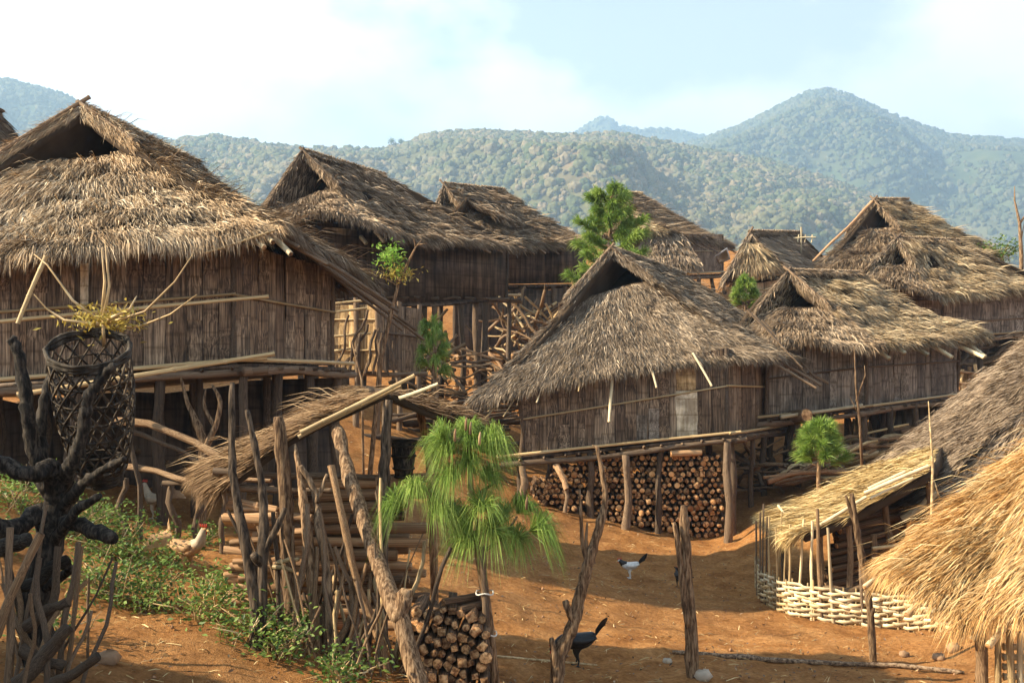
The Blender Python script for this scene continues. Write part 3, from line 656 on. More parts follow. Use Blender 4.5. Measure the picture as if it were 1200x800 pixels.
def house_body(root, A, B, C, h=(1.6, 1.7, 1.6), sw=.19, mat='wall', nx=4, ny=3, post='post_dark', deck=.35, split=.35, rails=1, rail_mat='cane', r=.075, D=None, screen=False):
    """floor, walls on the visible sides A-B and B-C, plain walls behind, stilts down to the ground"""
    D = D or A+(C-B); cen = (A+B+C+D)/4
    def outw(p, q):
        v = (p+q)/2-cen; v.z = 0; return v
    wall(root, A, B, h[0], h[1], sw, mat, True, outw(A, B), split, rails, rail_mat)
    wall(root, B, C, h[1], h[2], sw, mat, True, outw(B, C), split, rails, rail_mat)
    wall(root, C, D, h[2], h[0], sw, 'back', False, outw(C, D)); wall(root, D, A, h[0], h[0], sw, 'back', False, outw(D, A))
    # corner posts
    for p, hh in ((A, h[0]), (B, h[1]), (C, h[2])):
        o2 = (p-cen); o2.z = 0; o2.normalize()
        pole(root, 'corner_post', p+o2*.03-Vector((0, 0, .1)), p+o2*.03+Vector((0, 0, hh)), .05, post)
    # deck slab
    def ex(p):
        v = p-cen; v.z = 0; return p+v.normalized()*deck
    c4 = [ex(p)-Vector((0, 0, .05)) for p in (A, B, C, D)]; b = MB(); dn = Vector((0, 0, -.06))
    b.add(c4+[p+dn for p in c4], [(0, 1, 2, 3), (7, 6, 5, 4), (0, 4, 5, 1), (1, 5, 6, 2), (2, 6, 7, 3), (3, 7, 4, 0)])
    deckp = link('floor_deck', b.mesh('floor_deck', M['back']), root)
    for p, q in ((c4[0], c4[1]), (c4[1], c4[2])):
        d = (q-p).normalized(); nn = Vector((d.y, -d.x, 0))
        if nn.dot((p+q)/2-cen) < 0: nn = -nn
        pole(deckp, 'edge_rail', p-d*.3+Vector((0, 0, .05))+nn*.02, q+d*R(.1, .3)+Vector((0, 0, .06))+nn*.02, .035, 'cane', 'cane')
        pole(deckp, 'edge_beam', p-d*.2-Vector((0, 0, .12)), q+d*.25-Vector((0, 0, .11)), .062, 'pole')
        n = max(3, int((q-p).length/.42))
        for k in range(n):
            t = (k+.5+R(-.2, .2))/n; e = lerp(p, q, t)-Vector((0, 0, .02))
            pole(deckp, 'joist', e-nn*.5-Vector((0, 0, .05)), e+nn*R(.04, .16)-Vector((0, 0, .03)), R(.028, .042), 'pole')
    # stilts
    for i in range(nx):
        for j in range(ny):
            s, t = i/(nx-1), j/(ny-1)
            if 0 < i < nx-1 and 0 < j < ny-1 and (i+j) % 2: continue
            p = lerp(lerp(c4[0], c4[1], s), lerp(c4[3], c4[2], s), t); p = lerp(p, cen, .05)
            z0 = gz1(p.x, p.y)
            if p.z-z0 < .15: continue
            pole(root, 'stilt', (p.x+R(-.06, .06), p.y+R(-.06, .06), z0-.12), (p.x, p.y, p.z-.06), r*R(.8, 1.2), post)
    if screen:  # added screens that block sun and darken the space under the floor
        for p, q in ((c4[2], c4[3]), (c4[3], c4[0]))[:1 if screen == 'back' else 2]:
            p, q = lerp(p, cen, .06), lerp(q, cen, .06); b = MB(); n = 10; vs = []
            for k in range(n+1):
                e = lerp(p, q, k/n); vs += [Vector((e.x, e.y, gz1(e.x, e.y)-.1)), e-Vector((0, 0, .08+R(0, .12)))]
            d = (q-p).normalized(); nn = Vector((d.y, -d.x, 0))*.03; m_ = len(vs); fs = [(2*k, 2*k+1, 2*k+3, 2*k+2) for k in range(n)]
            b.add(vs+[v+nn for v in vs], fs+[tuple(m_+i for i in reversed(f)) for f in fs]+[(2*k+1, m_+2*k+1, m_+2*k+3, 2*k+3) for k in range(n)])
            link('shade_screen', b.mesh('shade_screen', M['back']), root)
    return dict(c4=c4, cen=cen, D=D)

def brush(name, label, cat, region, n, ln=(.6, 1.6), r=(.012, .03), mats=('pole', 'weather'), group=None, up=.25, along=None, z=None):
    """a heap of loose sticks: region = list of 2 or more ground points, sticks heaped along it"""
    c = sum(region, Vector())/len(region); root = thing(name, label, cat, (c.x, c.y, gz1(c.x, c.y)), group)
    for k in range(n):
        i = random.randrange(len(region)-1) if len(region) > 1 else 0
        p = lerp(region[i], region[min(i+1, len(region)-1)], R(0, 1))+Vector((R(-.3, .3), R(-.35, .35), 0))
        a = R(0, 6.28) if along is None else along+R(-.35, .35)
        L_ = R(*ln); el = R(-.05, up*2)
        d = Vector((math.cos(a)*math.cos(el), math.sin(a)*math.cos(el), math.sin(el)))*L_
        zz = gz1(p.x, p.y)+R(.02, .08)+(k/n)*(z or .35)
        q = Vector((p.x, p.y, zz))
        pole(root, 'stick', q-d*.4+Vector((0, 0, max(0, .4*d.z))), q+d*.6+Vector((0, 0, max(0, .4*d.z))), R(*r), random.choice(mats), 'crooked')
    return root

# ================================================================== the houses
def root_at(name, label, cat, pts, group=None):
    c = sum(pts, Vector())/len(pts); return thing(name, label, cat, (c.x, c.y, gz1(c.x, c.y)), group)
def gp_(px, d):
    p = P(px, 0, d); return Vector((p.x, p.y, gz1(p.x, p.y)))
HG = 'thatched stilt houses of the village'

# --- the house over the big firewood stack
A, B, C = P(612, 533, 23.6), P(850, 506, 23.8), P(922, 497, 27.2)
h0 = root_at('stilt_house', 'grey thatched stilt house standing over a tall stack of firewood', 'house', [A, B, C], HG)
H0 = house_body(h0, A, B, C, (1.35, 1.75, 1.6), .2, 'wall', 4, 4, split=.25, deck=.28)
r0 = house_roof(h0, P(716, 293, 25.6), P(800, 322, 30), P(557, 468, 23.2), P(903, 416, 24.2), P(975, 428, 29), g=.25, gl=.32, mat='th_grey', dens=3000, L=.27, W=.0128, lift=.055, simple=False,
                bulge=.3, sag=.1, rafters=6, rext=.9, seed=5, tone=.42)
# pale new strips let into the front wall
def patch_strip(root, A, B, f0, f1, z0, z1, mat, out, name='bamboo_strip', off=.03):
    d = B-A; n = Vector((d.y, -d.x, 0)).normalized(); n = n if n.dot(out) > 0 else -n
    ang = math.atan2(d.y, d.x); ang += math.pi if n.dot(Vector((math.sin(ang), -math.cos(ang), 0))) < 0 else 0
    p = lerp(A, B, (f0+f1)/2)+n*off
    return link(name, strip_mesh(mat, random.randrange(6)), root, Matrix.Translation(p+Vector((0, 0, z0))) @ Matrix.Rotation(ang, 4, 'Z') @ Matrix.Diagonal((abs(f1-f0)*d.length, .016, z1-z0, 1)))
front = Vector((0, -1, 0))
o = patch_strip(h0, A, B, .755, .86, .0, .95, 'wall_pale', front, 'pale_panel'); o['label'] = 'pale new bamboo panel in the front wall'
patch_strip(h0, A, B, .755, .85, .97, 1.5, 'wall_gold', front, 'pale_panel')
patch_strip(h0, A, B, .56, .61, .0, .55, 'wall_grey', front, 'grey_panel'); patch_strip(h0, A, B, .62, .67, .02, .66, 'wall_grey', front, 'grey_panel')
# broken pole ends poking out below the front eave
for (x0, y0, x1, y1, r_, mt) in ((718, 446, 714, 494, .035, 'cane_pale'), (640, 452, 629, 471, .02, 'cane_pale'), (762, 436, 769, 454, .025, 'cane_pale'), (812, 428, 834, 452, .028, 'cane_pale'),
                                 (598, 470, 569, 490, .02, 'cane'), (584, 474, 572, 482, .016, 'cane'), (610, 470, 590, 488, .016, 'cane'), (681, 448, 678, 458, .018, 'cane')):
    pole(h0, 'eave_pole', P(x0, y0-14, 23.6), P(x1, y1, 23.05), r_, mt, 'cane')
for k in range(9):         # bare rafters where the straw has gone from the low right eave
    x = 905+k*9; y = 385+k*6
    pole(h0, 'bare_rafter', P(x-30, y-22, 25.2+.4*k), P(940+k*8.5+R(-4, 4), 432+k*4.2+R(-3, 3), 24.9+.42*k), R(.022, .032), 'pole')
log(h0, 'deck_log', P(786, 532, 23.5), P(822, 530, 23.6), .075, 'split', 0)
log(h0, 'hanging_log', P(925, 490, 26), P(946, 487, 25.2), .17, 'pole', 1)
pole(h0, 'prop', P(651, 545, 23.5), P(664, 573, 23.2), .07, 'split'); pole(h0, 'prop', P(663, 566, 23.3), P(662, 600, 23.25), .05, 'pole')
for px in (612, 733, 853): 
    p = P(px, 0, 23.35 if px != 853 else 23.1); g_ = gz1(p.x, p.y)
    pole(h0, 'stilt', (p.x, p.y, g_-.15), Vector((p.x, p.y, P(px, {612: 546, 733: 533, 853: 518}[px], p.y).z)), .085, 'pole')

# --- firewood stacked under that house, log ends to the front
WA, WB = P(624, 0, 23.75), P(846, 0, 23.75)
c = (WA+WB)/2; fs = thing('firewood_stack', 'tall stack of round firewood filling the space under the stilt house', 'firewood', (c.x, c.y, gz1(c.x, c.y)))
cnt = 0; mb = MB(); rr = .067; row = 0
spots = []
while row < 26:
    x = WA.x+(row % 2)*rr
    while x < WB.x:
        t = (x-WA.x)/(WB.x-WA.x); top = P(0, 560-31*min(1, t*2.6) if t < .385 else 529+3*(1-t), 23.75).z-.05; bot = gz1(x, 23.75)+.03
        z = gz1(WB.x, 23.75)+.03+row*rr*1.72
        if bot < z < top: spots.append((x+R(-.02, .02), z+R(-.018, .018)))
        x += rr*2
    row += 1
random.shuffle(spots)
for k, (x, z) in enumerate(spots):
    y0 = 23.75+R(-.10, .06); rad = rr*R(.6, 1.25); yaw = R(-.12, .12)
    p0 = Vector((x, y0, z)); p1 = Vector((x+.6*yaw, y0+.62, z+R(-.03, .03)))
    if k < 300: log(fs, 'log', p0, p1, rad)
    else:
        mb.tube([p0, p0+(p1-p0)*.03, p1], [rad*.88, rad, rad], 7, 0, True, .1, 1)
if mb.n: link('packed_logs', mb.mesh('packed_logs', [M['logbark'], M['cut']]), fs, kind='stuff')

# --- the big house on the left
A, B, C = P(-110, 455, 14.6), P(271, 421, 15.6), P(386, 427, 17.8)
h1 = root_at('stilt_house', 'big stilt house with shaggy sunlit thatch behind the tree with the basket', 'house', [A, B, C], HG)
H1 = house_body(h1, A, B, C, (1.62, 1.62, 1.5), .2, 'wall', 5, 4, split=.75, screen=True, rails=1, deck=.3)
r1 = house_roof(h1, P(95, 127, 16.8), P(232, 196, 19.6), P(-235, 322, 14.3), P(318, 262, 15.0), P(436, 333, 18.6), g=.28, gl=.31, mat='th_big', side_mat='th_brown', dens=3000, L=.34, W=.0098, lift=.075, drop=.34, simple=False,
                bulge=.38, sag=.12, rafters=6, rext=.7, seed=21, tone=.47, rows=5, rough=.07)
for k in range(7):
    pole(h1, 'bare_rafter', P(318+k*9, 268+k*6, 15.6+.4*k), P(452+k*7+R(-8, 8), 358+k*6+R(-6, 6), 16.2+.45*k), R(.025, .035), 'pole')
pole(h1, 'eave_batten', P(240, 296, 14.6), P(322, 270, 14.8), .018, 'cane', 'cane')
for (x0, y0, x1, y1) in ((288, 275, 310, 290), (304, 272, 320, 284), (314, 272, 341, 298)):
    log(h1, 'rafter_end', P(x0, y0, 15.2), P(x1, y1, 14.75), .04, 'cane_pale', 0)
pole(h1, 'long_rail', P(20, 462, 14.2), P(322, 415, 14.9), .035, 'cane', 'cane'); pole(h1, 'wall_rail', P(-60, 382, 14.2), P(315, 348, 15.1), .028, 'cane', 'cane')
pole(h1, 'hanging_cane', P(54, 300, 14.0), P(21, 379, 13.9), .03, 'cane', 'cane')
for k in range(11):        # straw bundles hanging on the left rake
    e = lerp(P(95, 127, 16.8), P(-60, 260, 15.6), (k+.5)/11)
    pole(h1, 'rake_cane', e+Vector((0, -.1, .05)), e+Vector((R(-.25, -.05), -.15, R(-.5, -.25))), .012, 'cane_pale', 'cane')
patch_strip(h1, A, B, .52, .545, .9, 1.45, 'wall_pale', front, 'pale_strip')

# --- house behind it, its long side to the yard
A, B, C = P(322, 352, 26), P(440, 343, 28.2), P(592, 346, 31.2)
h2 = root_at('stilt_house', 'stilt house with a steep dark gable standing above a lower bamboo hut', 'house', [A, B, C], HG)
H2 = house_body(h2, A, B, C, (1.75, 1.75, 1.6), .24, 'wall_light', 4, 5, split=.2, r=.09)
r2 = house_roof(h2, P(356, 179, 27.8), P(452, 208, 30.5), P(296, 268, 26.2), P(458, 274, 26.6), P(606, 289, 31), g=.38, gl=.6, mat='th_brown', dens=1600, L=.34, W=.0185, lift=.06, simple=False, bulge=.55, sag=.15,
                rafters=8, rext=.35, seed=31, rows=6, rough=.09, tone=.46)
for (x0, y0, x1, y1) in ((424, 278, 428, 285), (440, 272, 450, 282), (452, 270, 460, 277)): pole(h2, 'rafter_end', P(x0, y0, 27.2), P(x1, y1, 26.7), .05, 'cane_pale', 'cane')
# --- the next one up the slope
A, B, C = P(540, 334, 37), P(590, 332, 38), P(684, 330, 39.4)
h3 = root_at('stilt_house', 'stilt house with two small ridge gables beside the tall young pine', 'house', [A, B, C], HG)
H3 = house_body(h3, A, B, C, (1.5, 1.5, 1.4), .3, 'wall_grey', 4, 4, split=.2, rails=2, screen=True, r=.08)
r3 = house_roof(h3, P(521, 218, 37.5), P(592, 225, 40), P(498, 282, 36), P(578, 284, 36), P(692, 283, 39), g=.3, mat='th_brown', dens=760, L=.42, W=.034, lift=.08, bulge=.3, rafters=8, seed=41, rows=5, rough=.08, tone=.52)
# its second, lower gable
p_ = Patch(P(545, 232, 36.6), P(600, 238, 39), P(615, 262, 38.5), P(572, 248, 36.5), 0, .05, .05, 43); p2 = Patch(P(600, 238, 39), P(545, 232, 36.6), P(528, 256, 36.4), P(585, 262, 39), 0, .05, .05, 44)
dm = link('dormer_roof', slabs_mesh('dormer_roof', [slab(p_, .1, None, ''), slab(p2, .1, None, '')], M['th_dark']), h3)
b_ = Blades(); thatch(b_, p_, 800, .4, .034, .07); thatch(b_, p2, 500, .4, .034, .07); link('dormer_thatch', b_.mesh('dormer_thatch', M['th_brown']), dm, kind='stuff')
# --- behind the pine
A, B, C = P(740, 326, 42.5), P(800, 321, 43), P(846, 318, 46)
h4 = root_at('stilt_house', 'stilt house with long plain roof and lean-to behind the tall young pine', 'house', [A, B, C], HG)
H4 = house_body(h4, A, B, C, (1.55, 1.55, 1.5), .3, 'wall', 3, 4, split=.1, r=.08)
r4 = house_roof(h4, P(722, 228, 43), P(752, 229, 47), P(690, 272, 41.5), P(776, 268, 42), P(856, 287, 47), g=.2, mat='th_gold', side_mat='th_brown', dens=640, L=.45, W=.038, lift=.08, bulge=.2, rafters=7, rext=.8, seed=51, rough=.07, tone=.5)
pe = Patch(P(755, 272, 42), P(800, 274, 42.4), P(818, 310, 41.3), P(744, 308, 41), .2, 0, .06, 55)
lt = link('lean_to_roof', slabs_mesh('lean_to_roof', [slab(pe, .12, None, '')], M['th_dark']), h4)
b_ = Blades(); thatch(b_, pe, 800, .45, .036, .1, rows=3); link('lean_to_thatch', b_.mesh('lean_to_thatch', M['th_dull']), lt, kind='stuff')
sh = MB(); q = [P(838, 300, 44), P(852, 290, 44), P(856, 303, 44.6), P(842, 309, 44.6)]
sh.add(q+[v+Vector((0, .02, -.03)) for v in q], [(0, 1, 2, 3), (7, 6, 5, 4), (0, 4, 5, 1), (1, 5, 6, 2), (2, 6, 7, 3), (3, 7, 4, 0)])
link('pale_sheet', sh.mesh('pale_sheet', M['sheet']), h4)
# --- small open-gabled hut
A, B, C = P(860, 352, 39.6), P(920, 350, 39.8), P(968, 352, 43)
h5 = root_at('small_hut', 'small gabled hut with pale bamboo gable wall above the sunken roofs', 'house', [A, B, C], HG)
H5 = house_body(h5, A, B, C, (1.1, 1.1, 1.0), .26, 'wall_pale', 3, 3, split=.1, rails=2, r=.07, deck=.15)
r5 = house_roof(h5, P(879, 274, 39.2), P(939, 275, 42.8), P(846, 330, 38.8), P(927, 318, 38.9), P(977, 316, 43), hip=False, g=.9, mat='th_dull', dens=700, L=.42, W=.034, lift=.06, rafters=3, rext=.2, sag=.05, seed=61, tone=.46)
pg = Patch(P(874, 284, 39.1), P(884, 284, 39.1), P(916, 310, 38.95), P(860, 312, 38.9), .05, 0, .08, 63)
b_ = Blades(); thatch(b_, pg, 1500, .4, .03, .06, tone=.35); link('gable_fringe', b_.mesh('gable_fringe', M['th_gold']), h5, kind='stuff')
# --- the highest one on the right
A, B, C = P(985, 345, 42), P(1080, 345, 42), P(1150, 345, 44)
h6 = root_at('stilt_house', 'highest stilt house with golden ridge and bright left rake', 'house', [A, B, C], HG)
H6 = house_body(h6, A, B, C, (1.2, 1.2, 1.2), .35, 'wall_grey', 3, 3, split=0, rails=1, r=.08)
r6 = house_roof(h6, P(1025, 236, 42), P(1064, 236, 43.5), P(952, 318, 40.2), P(1102, 314, 39.6), P(1170, 294, 43), g=.36, gl=.4, mat='th_brown', side_mat='th_gold', dens=700, L=.45, W=.036, lift=.09, bulge=.5, rafters=5, seed=71, rows=5, rough=.1, tone=.5)
pole(h6, 'bright_rake', P(1022, 236, 41.6), P(953, 306, 40.0), .05, 'split', 'straight')
# --- the grey-walled one below it
A, B, C = P(1015, 400, 34.6), P(1106, 396, 35.2), P(1235, 386, 37.3)
h7 = root_at('stilt_house', 'stilt house with grey bamboo long wall below the highest roof', 'house', [A, B, C], HG)
H7 = house_body(h7, A, B, C, (1.55, 1.55, 1.5), .34, 'wall_grey', 3, 4, split=.1, screen=True, rails=2, rail_mat='pole', r=.09)
r7 = house_roof(h7, P(1052, 281, 35.6), P(1125, 284, 37), P(992, 340, 34), P(1097, 345, 33.8), P(1240, 336, 37), g=.38, gl=.5, mat='th_brown', side_mat='th_gold', dens=1250, L=.4, W=.022, lift=.07, drop=.2, simple=False, bulge=.55, rafters=7, rext=.2, seed=81, rows=5, rough=.1, tone=.48)
# --- between them and the yard
A, B, C = P(900, 488, 25.6), P(1014, 475, 26.6), P(1121, 461, 29)
h8 = root_at('stilt_house', 'stilt house with grey walls and pale rafter ends behind the small round pine', 'house', [A, B, C], HG)
H8 = house_body(h8, A, B, C, (1.55, 1.65, 1.5), .26, 'wall_grey', 4, 5, split=.2, screen='back', rails=1, rail_mat='pole', r=.085)
r8 = house_roof(h8, P(925, 320, 27.6), P(1008, 322, 29.5), P(852, 408, 26), P(1030, 402, 25.8), P(1154, 392, 28.8), g=.42, gl=.46, mat='th_brown', side_mat='th_gold', dens=1750, L=.36, W=.0175, lift=.06, drop=.2, simple=False, bulge=.5, sag=.18, rafters=4, rext=.3, seed=91, rows=5, rough=.09, tone=.5)
for (x0, y0, x1, y1, d) in ((1016, 400, 1041, 420, 26.4), (1040, 400, 1060, 413, 26.6), (1068, 404, 1087, 416, 27.2), (1083, 400, 1115, 419, 27.7), (1118, 404, 1153, 419, 28.2), (1135, 402, 1154, 418, 28.5)):
    pole(h8, 'rafter_end', P(x0-12, y0-8, d+.3), P(x1, y1, d-.6), .06, 'cane_pale', 'cane')
pole(h8, 'pale_edge', P(915, 489, 25.1), P(1010, 474, 26.2), .045, 'cane_pale', 'cane')
# --- corner of a roof at the left edge
A, B, C = P(-230, 300, 23), P(-60, 296, 24), P(10, 290, 27)
h9 = root_at('stilt_house', 'dark thatched roof just showing past the big left house', 'house', [A, B, C], HG)
H9 = house_body(h9, A, B, C, (1.4, 1.4, 1.4), .4, 'wall', 3, 3, split=0)
r9 = house_roof(h9, P(-60, 105, 24), P(2, 136, 28), P(-260, 240, 23), P(-20, 205, 23.6), P(52, 200, 28), mat='th_brown', dens=800, L=.4, W=.024, lift=.08, seed=99, rough=.09, tone=.3, rafters=4)

# ================================================================== lower bamboo hut under the second house
A, B, C = P(388, 432, 24.2), P(442, 432, 24), P(492, 434, 26)
hh = root_at('bamboo_pen', 'low bamboo hut with one sunlit golden panel beneath the stilt house', 'pen', [A, B, C])
w_ = wall(hh, A, B, 1.35, 1.35, .16, 'wall_gold', True, Vector((.1, -1, 0)), .3, 2, 'cane')
wall(hh, B, C, 1.4, 1.4, .2, 'wall', True, Vector((.6, -1, 0)), .3, 1, 'pole')
for p in (A, lerp(A, B, .55), B, lerp(B, C, .5), C):
    pole(hh, 'stilt', (p.x, p.y-.05, gz1(p.x, p.y)-.1), p+Vector((0, -.06, 1.5)), .06, 'pole')
for k in range(9): pole(hh, 'stick', P(392+k*9, 440-R(0, 8), 23.7), P(392+k*9+R(-14, 22), 380-R(-22, 22), 23.6), R(.02, .035), 'post_dark', 'crooked')
for y in (352, 361, 390, 408): pole(hh, 'rung', P(376, y+6, 23.6), P(R(412, 436), y, 23.8), .03, 'cane', 'cane')
pole(hh, 'floor_beam', P(378, 436, 23.7), P(500, 438, 25.4), .06, 'pole')

# ================================================================== woodshed with thatch roof, left of the front pine
RFs, RBs = P(456, 461, 10.44), P(430, 452, 12.35)
sroot = thing('wood_shed', 'ramshackle wood shed of crooked posts under a thin straw roof', 'shed', G(400, 740))
pL = Patch(RBs, RFs, P(272, 562, 10.35), P(243, 545, 12.01), 0, -.05, .05, 111); pR = Patch(RFs, RBs, P(522, 478, 12.35), P(548, 492, 10.61), 0, .02, .04, 112)
srf = link('roof', slabs_mesh('roof', [slab(pL, .06, None, ''), slab(pR, .07, None, '')], M['th_dark']), sroot)
b_ = Blades(); thatch(b_, pL, 3200, .32, .010, .05, tone=.42); thatch(b_, pR, 2200, .3, .011, .04, tone=.3); link('roof_thatch', b_.mesh('roof_thatch', M['th_shed']), srf, kind='stuff')
for a, b2, r_, mt in ((P(352, 506, 10.27), P(486, 440, 10.31), .022, 'cane'), (P(468, 466, 10.27), P(513, 450, 10.18), .02, 'cane_pale'), (P(350, 512, 10.31), P(470, 452, 10.35), .02, 'cane'),
                      (P(250, 552, 10.44), P(440, 560, 10.53), .03, 'pole'), (P(270, 572, 10.44), P(395, 575, 10.44), .03, 'pole')):
    pole(srf, 'roof_pole', a, b2, r_, mt, 'cane' if 'cane' in mt else 'straight')
def crooked(name, root, pts, rad, mat, n=8, forks=()):
    mb = MB(); mb.tube(*gnarl(pts, rad), n+1, 0, True, .07)
    for fp, fr in forks: mb.tube(*gnarl(fp, fr, 4), 7, 0, True, .07)
    return link(name, mb.mesh(name, M[mat+'_m' if mat+'_m' in M else mat], True), root)
def foot(px, py, d): 
    p = P(px, py, d); return Vector((p.x, p.y, min(p.z, gz1(p.x, p.y))-.12))
crooked('post', sroot, [foot(497, 808, 9.22), P(470, 728, 9.40), P(436, 640, 9.74), P(410, 560, 10.09), P(394, 500, 10.35)], [0.078, 0.074, 0.070, 0.066, 0.062], 'weather', forks=[([P(466, 725, 9.40), P(474, 700, 9.40), P(477, 690, 9.40)], [0.070, 0.066, 0.062])])
crooked('post', sroot, [foot(447, 690, 10.61), P(448, 600, 10.53), P(452, 520, 10.44), P(455, 468, 10.44)], [0.058, 0.055, 0.048, 0.051], 'post_dark')
crooked('post', sroot, [foot(510, 600, 12.18), P(505, 560, 12.18), P(491, 478, 12.18)], [0.047, 0.043, 0.039], 'weather')
crooked('post', sroot, [foot(342, 745, 9.92), P(337, 640, 10.01), P(333, 560, 10.09), P(326, 488, 10.09)], [0.066, 0.062, 0.062, 0.047], 'weather')
crooked('post', sroot, [foot(302, 772, 9.48), P(297, 690, 9.57), P(280, 600, 9.66), P(272, 540, 9.74), P(272, 448, 9.83)], [0.058, 0.051, 0.039, 0.033, 0.025], 'post_dark')
crooked('post', sroot, [foot(306, 765, 9.53), P(308, 660, 9.57), P(309, 590, 9.66), P(300, 530, 9.70), P(289, 480, 9.74)], [0.047, 0.043, 0.035, 0.027, 0.022], 'post_dark',
        forks=[([P(308, 650, 9.57), P(326, 615, 9.57), P(334, 595, 9.57)], [0.031, 0.028, 0.023]), ([P(306, 660, 9.57), P(297, 650, 9.48)], [0.039, 0.043])])
crooked('post', sroot, [foot(372, 738, 9.74), P(364, 660, 9.83), P(357, 600, 9.92), P(352, 560, 10.01), P(345, 520, 10.09)], [0.047, 0.045, 0.047, 0.027, 0.016], 'weather')
crooked('post', sroot, [foot(392, 735, 9.74), P(382, 670, 9.83), P(374, 610, 9.92), P(368, 575, 10.01), P(352, 545, 10.01)], [0.043, 0.039, 0.039, 0.031, 0.023], 'pole',
        forks=[([P(371, 590, 9.96), P(378, 570, 9.92), P(383, 555, 9.92)], [0.023, 0.017, 0.012])])
for (x0, y0, x1, y1, r_, mt) in ((345, 742, 360, 590, .022, 'pole'), (352, 720, 356, 640, .02, 'weather'), (455, 780, 388, 545, .036, 'weather'), (430, 745, 392, 640, .02, 'pole'), (386, 770, 412, 690, .03, 'weather'),
                                 (400, 760, 430, 660, .018, 'weather'), (424, 770, 432, 690, .018, 'cane'), (405, 735, 375, 600, .02, 'pole'), (388, 680, 406, 640, .02, 'weather'), (443, 640, 446, 560, .014, 'cane'),
                                 (338, 700, 322, 660, .02, 'weather'), (330, 730, 320, 600, .02, 'post_dark'), (412, 752, 418, 700, .018, 'pole'), (360, 735, 372, 640, .02, 'weather')):
    a = foot(x0, y0, 9.66); b2 = P(x1, y1, 9.79); pole(sroot, 'prop_stick', a, b2, r_, mt, 'crooked')
for (x0, y0, x1, y1) in ((325, 658, 350, 655), (320, 664, 346, 668)): pole(sroot, 'peg', P(x0, y0, 9.74), P(x1, y1, 9.66), .02, 'cane')
for k in range(34):     # loose sticks propped everywhere along the front
    x0 = R(318, 470); y0 = R(720, 785); a = foot(x0, y0, 9.5+R(-.15, .5)); lean = R(-.45, .45); hgt = R(.5, 1.5)
    pole(sroot, 'prop_stick', a, a+Vector((lean*hgt, R(0, .35), hgt)), R(.008, .02), random.choice(('weather', 'pole', 'post_dark', 'cane')), 'crooked')
# long timbers stacked lengthwise inside the shed
st = thing('timber_stack', 'long split timbers stacked lengthwise inside the wood shed', 'firewood', G(410, 690))
y = 0
for k in range(13):
    zt = gz1(P(410, 0, 10.96).x, 10.96)+.1+k*.112
    for j in range(2):
        x0 = R(300, 345) if k < 9 else R(345, 370); x1 = R(452, 505)
        p = P(x0, 0, 10.92+.22*j); q = P(x1, 0, 10.96+.22*j)
        log(st, 'timber', Vector((p.x, p.y+R(-.05, .05), zt+R(-.02, .02))), Vector((q.x, q.y+R(-.05, .05), zt+R(-.03, .03))), R(.05, .066), random.choice(('split', 'split', 'logbark', 'weather')))
st2 = thing('split_wood_heap', 'short orange split wood heaped against the shed corner', 'firewood', G(300, 690))
for k in range(46):
    px = R(281, 338); z = gz1(P(px, 0, 10.35).x, 10.35)+.06+(k/46)*1.0; p = P(px, 0, 10.31+R(-.1, .15)); a = R(-.5, .5)
    d = Vector((math.cos(a), math.sin(a)*.8, R(-.12, .12)))*R(.14, .3)
    log(st2, 'split_log', Vector((p.x, p.y, z))-d, Vector((p.x, p.y, z))+d, R(.03, .05), 'split', random.choice((2, 3, 6, 7)))
# cut firewood at the foot of the big leaning post, ends to the front
st3 = thing('firewood_stack', 'knee-high stack of split firewood beside the staked pine', 'firewood', G(520, 795, 8))
g_ = G(520, 795, 8)
for r_ in range(8):
    for k in range(9):
        px = 474+k*11.2+(r_ % 2)*5; p = P(px, 0, 9.66); zb = gz1(p.x, p.y)+.05+r_*.098
        if zb > P(0, 712+abs(px-520)*.12, 9.66).z: continue
        d = Vector((R(-.06, .06), 1, R(-.05, .05)))*.5; s_ = Vector((p.x+R(-.015, .015), 9.66+R(-.08, .05), zb))
        log(st3, 'split_log', s_, s_+d, R(.036, .064), 'logbark', random.choice((2, 3, 6, 7, 1, 0)))
for (x0, x1, y_) in ((505, 545, 716), (520, 562, 708), (538, 566, 716)): log(st3, 'bark_slab', P(x0, y_, 9.74), P(x1, y_-8, 10.01), .05, 'logbark', 2)

# dark carrying basket standing on the timbers
zt_ = gz1(P(410, 0, 10.96).x, 10.96)+.1+12*.112+.06; c_ = P(473, 0, 10.95); cb_ = Vector((c_.x, c_.y, zt_))
cbk = thing('carrying_basket', 'dark carrying basket set on top of the timbers in the wood shed', 'basket', cb_)
mb = MB(); prof = [(0, .085), (.08, .10), (.2, .115), (.3, .12), (.34, .125)]
for (z_, r_) in prof: mb.tube([cb_+Vector((r_*math.cos(a), r_*math.sin(a), z_)) for a in np.linspace(0, 6.283, 19)], [.012]*19, 5, cap=False)
link('hoops', mb.mesh('hoops', M['basket']), cbk)
mb = MB(); mb.tube([cb_+Vector((0, 0, z_)) for z_, r_ in prof], [r_-.004 for z_, r_ in prof], 16, 0, True, .03); link('body', mb.mesh('body', M['bark_m']), cbk)

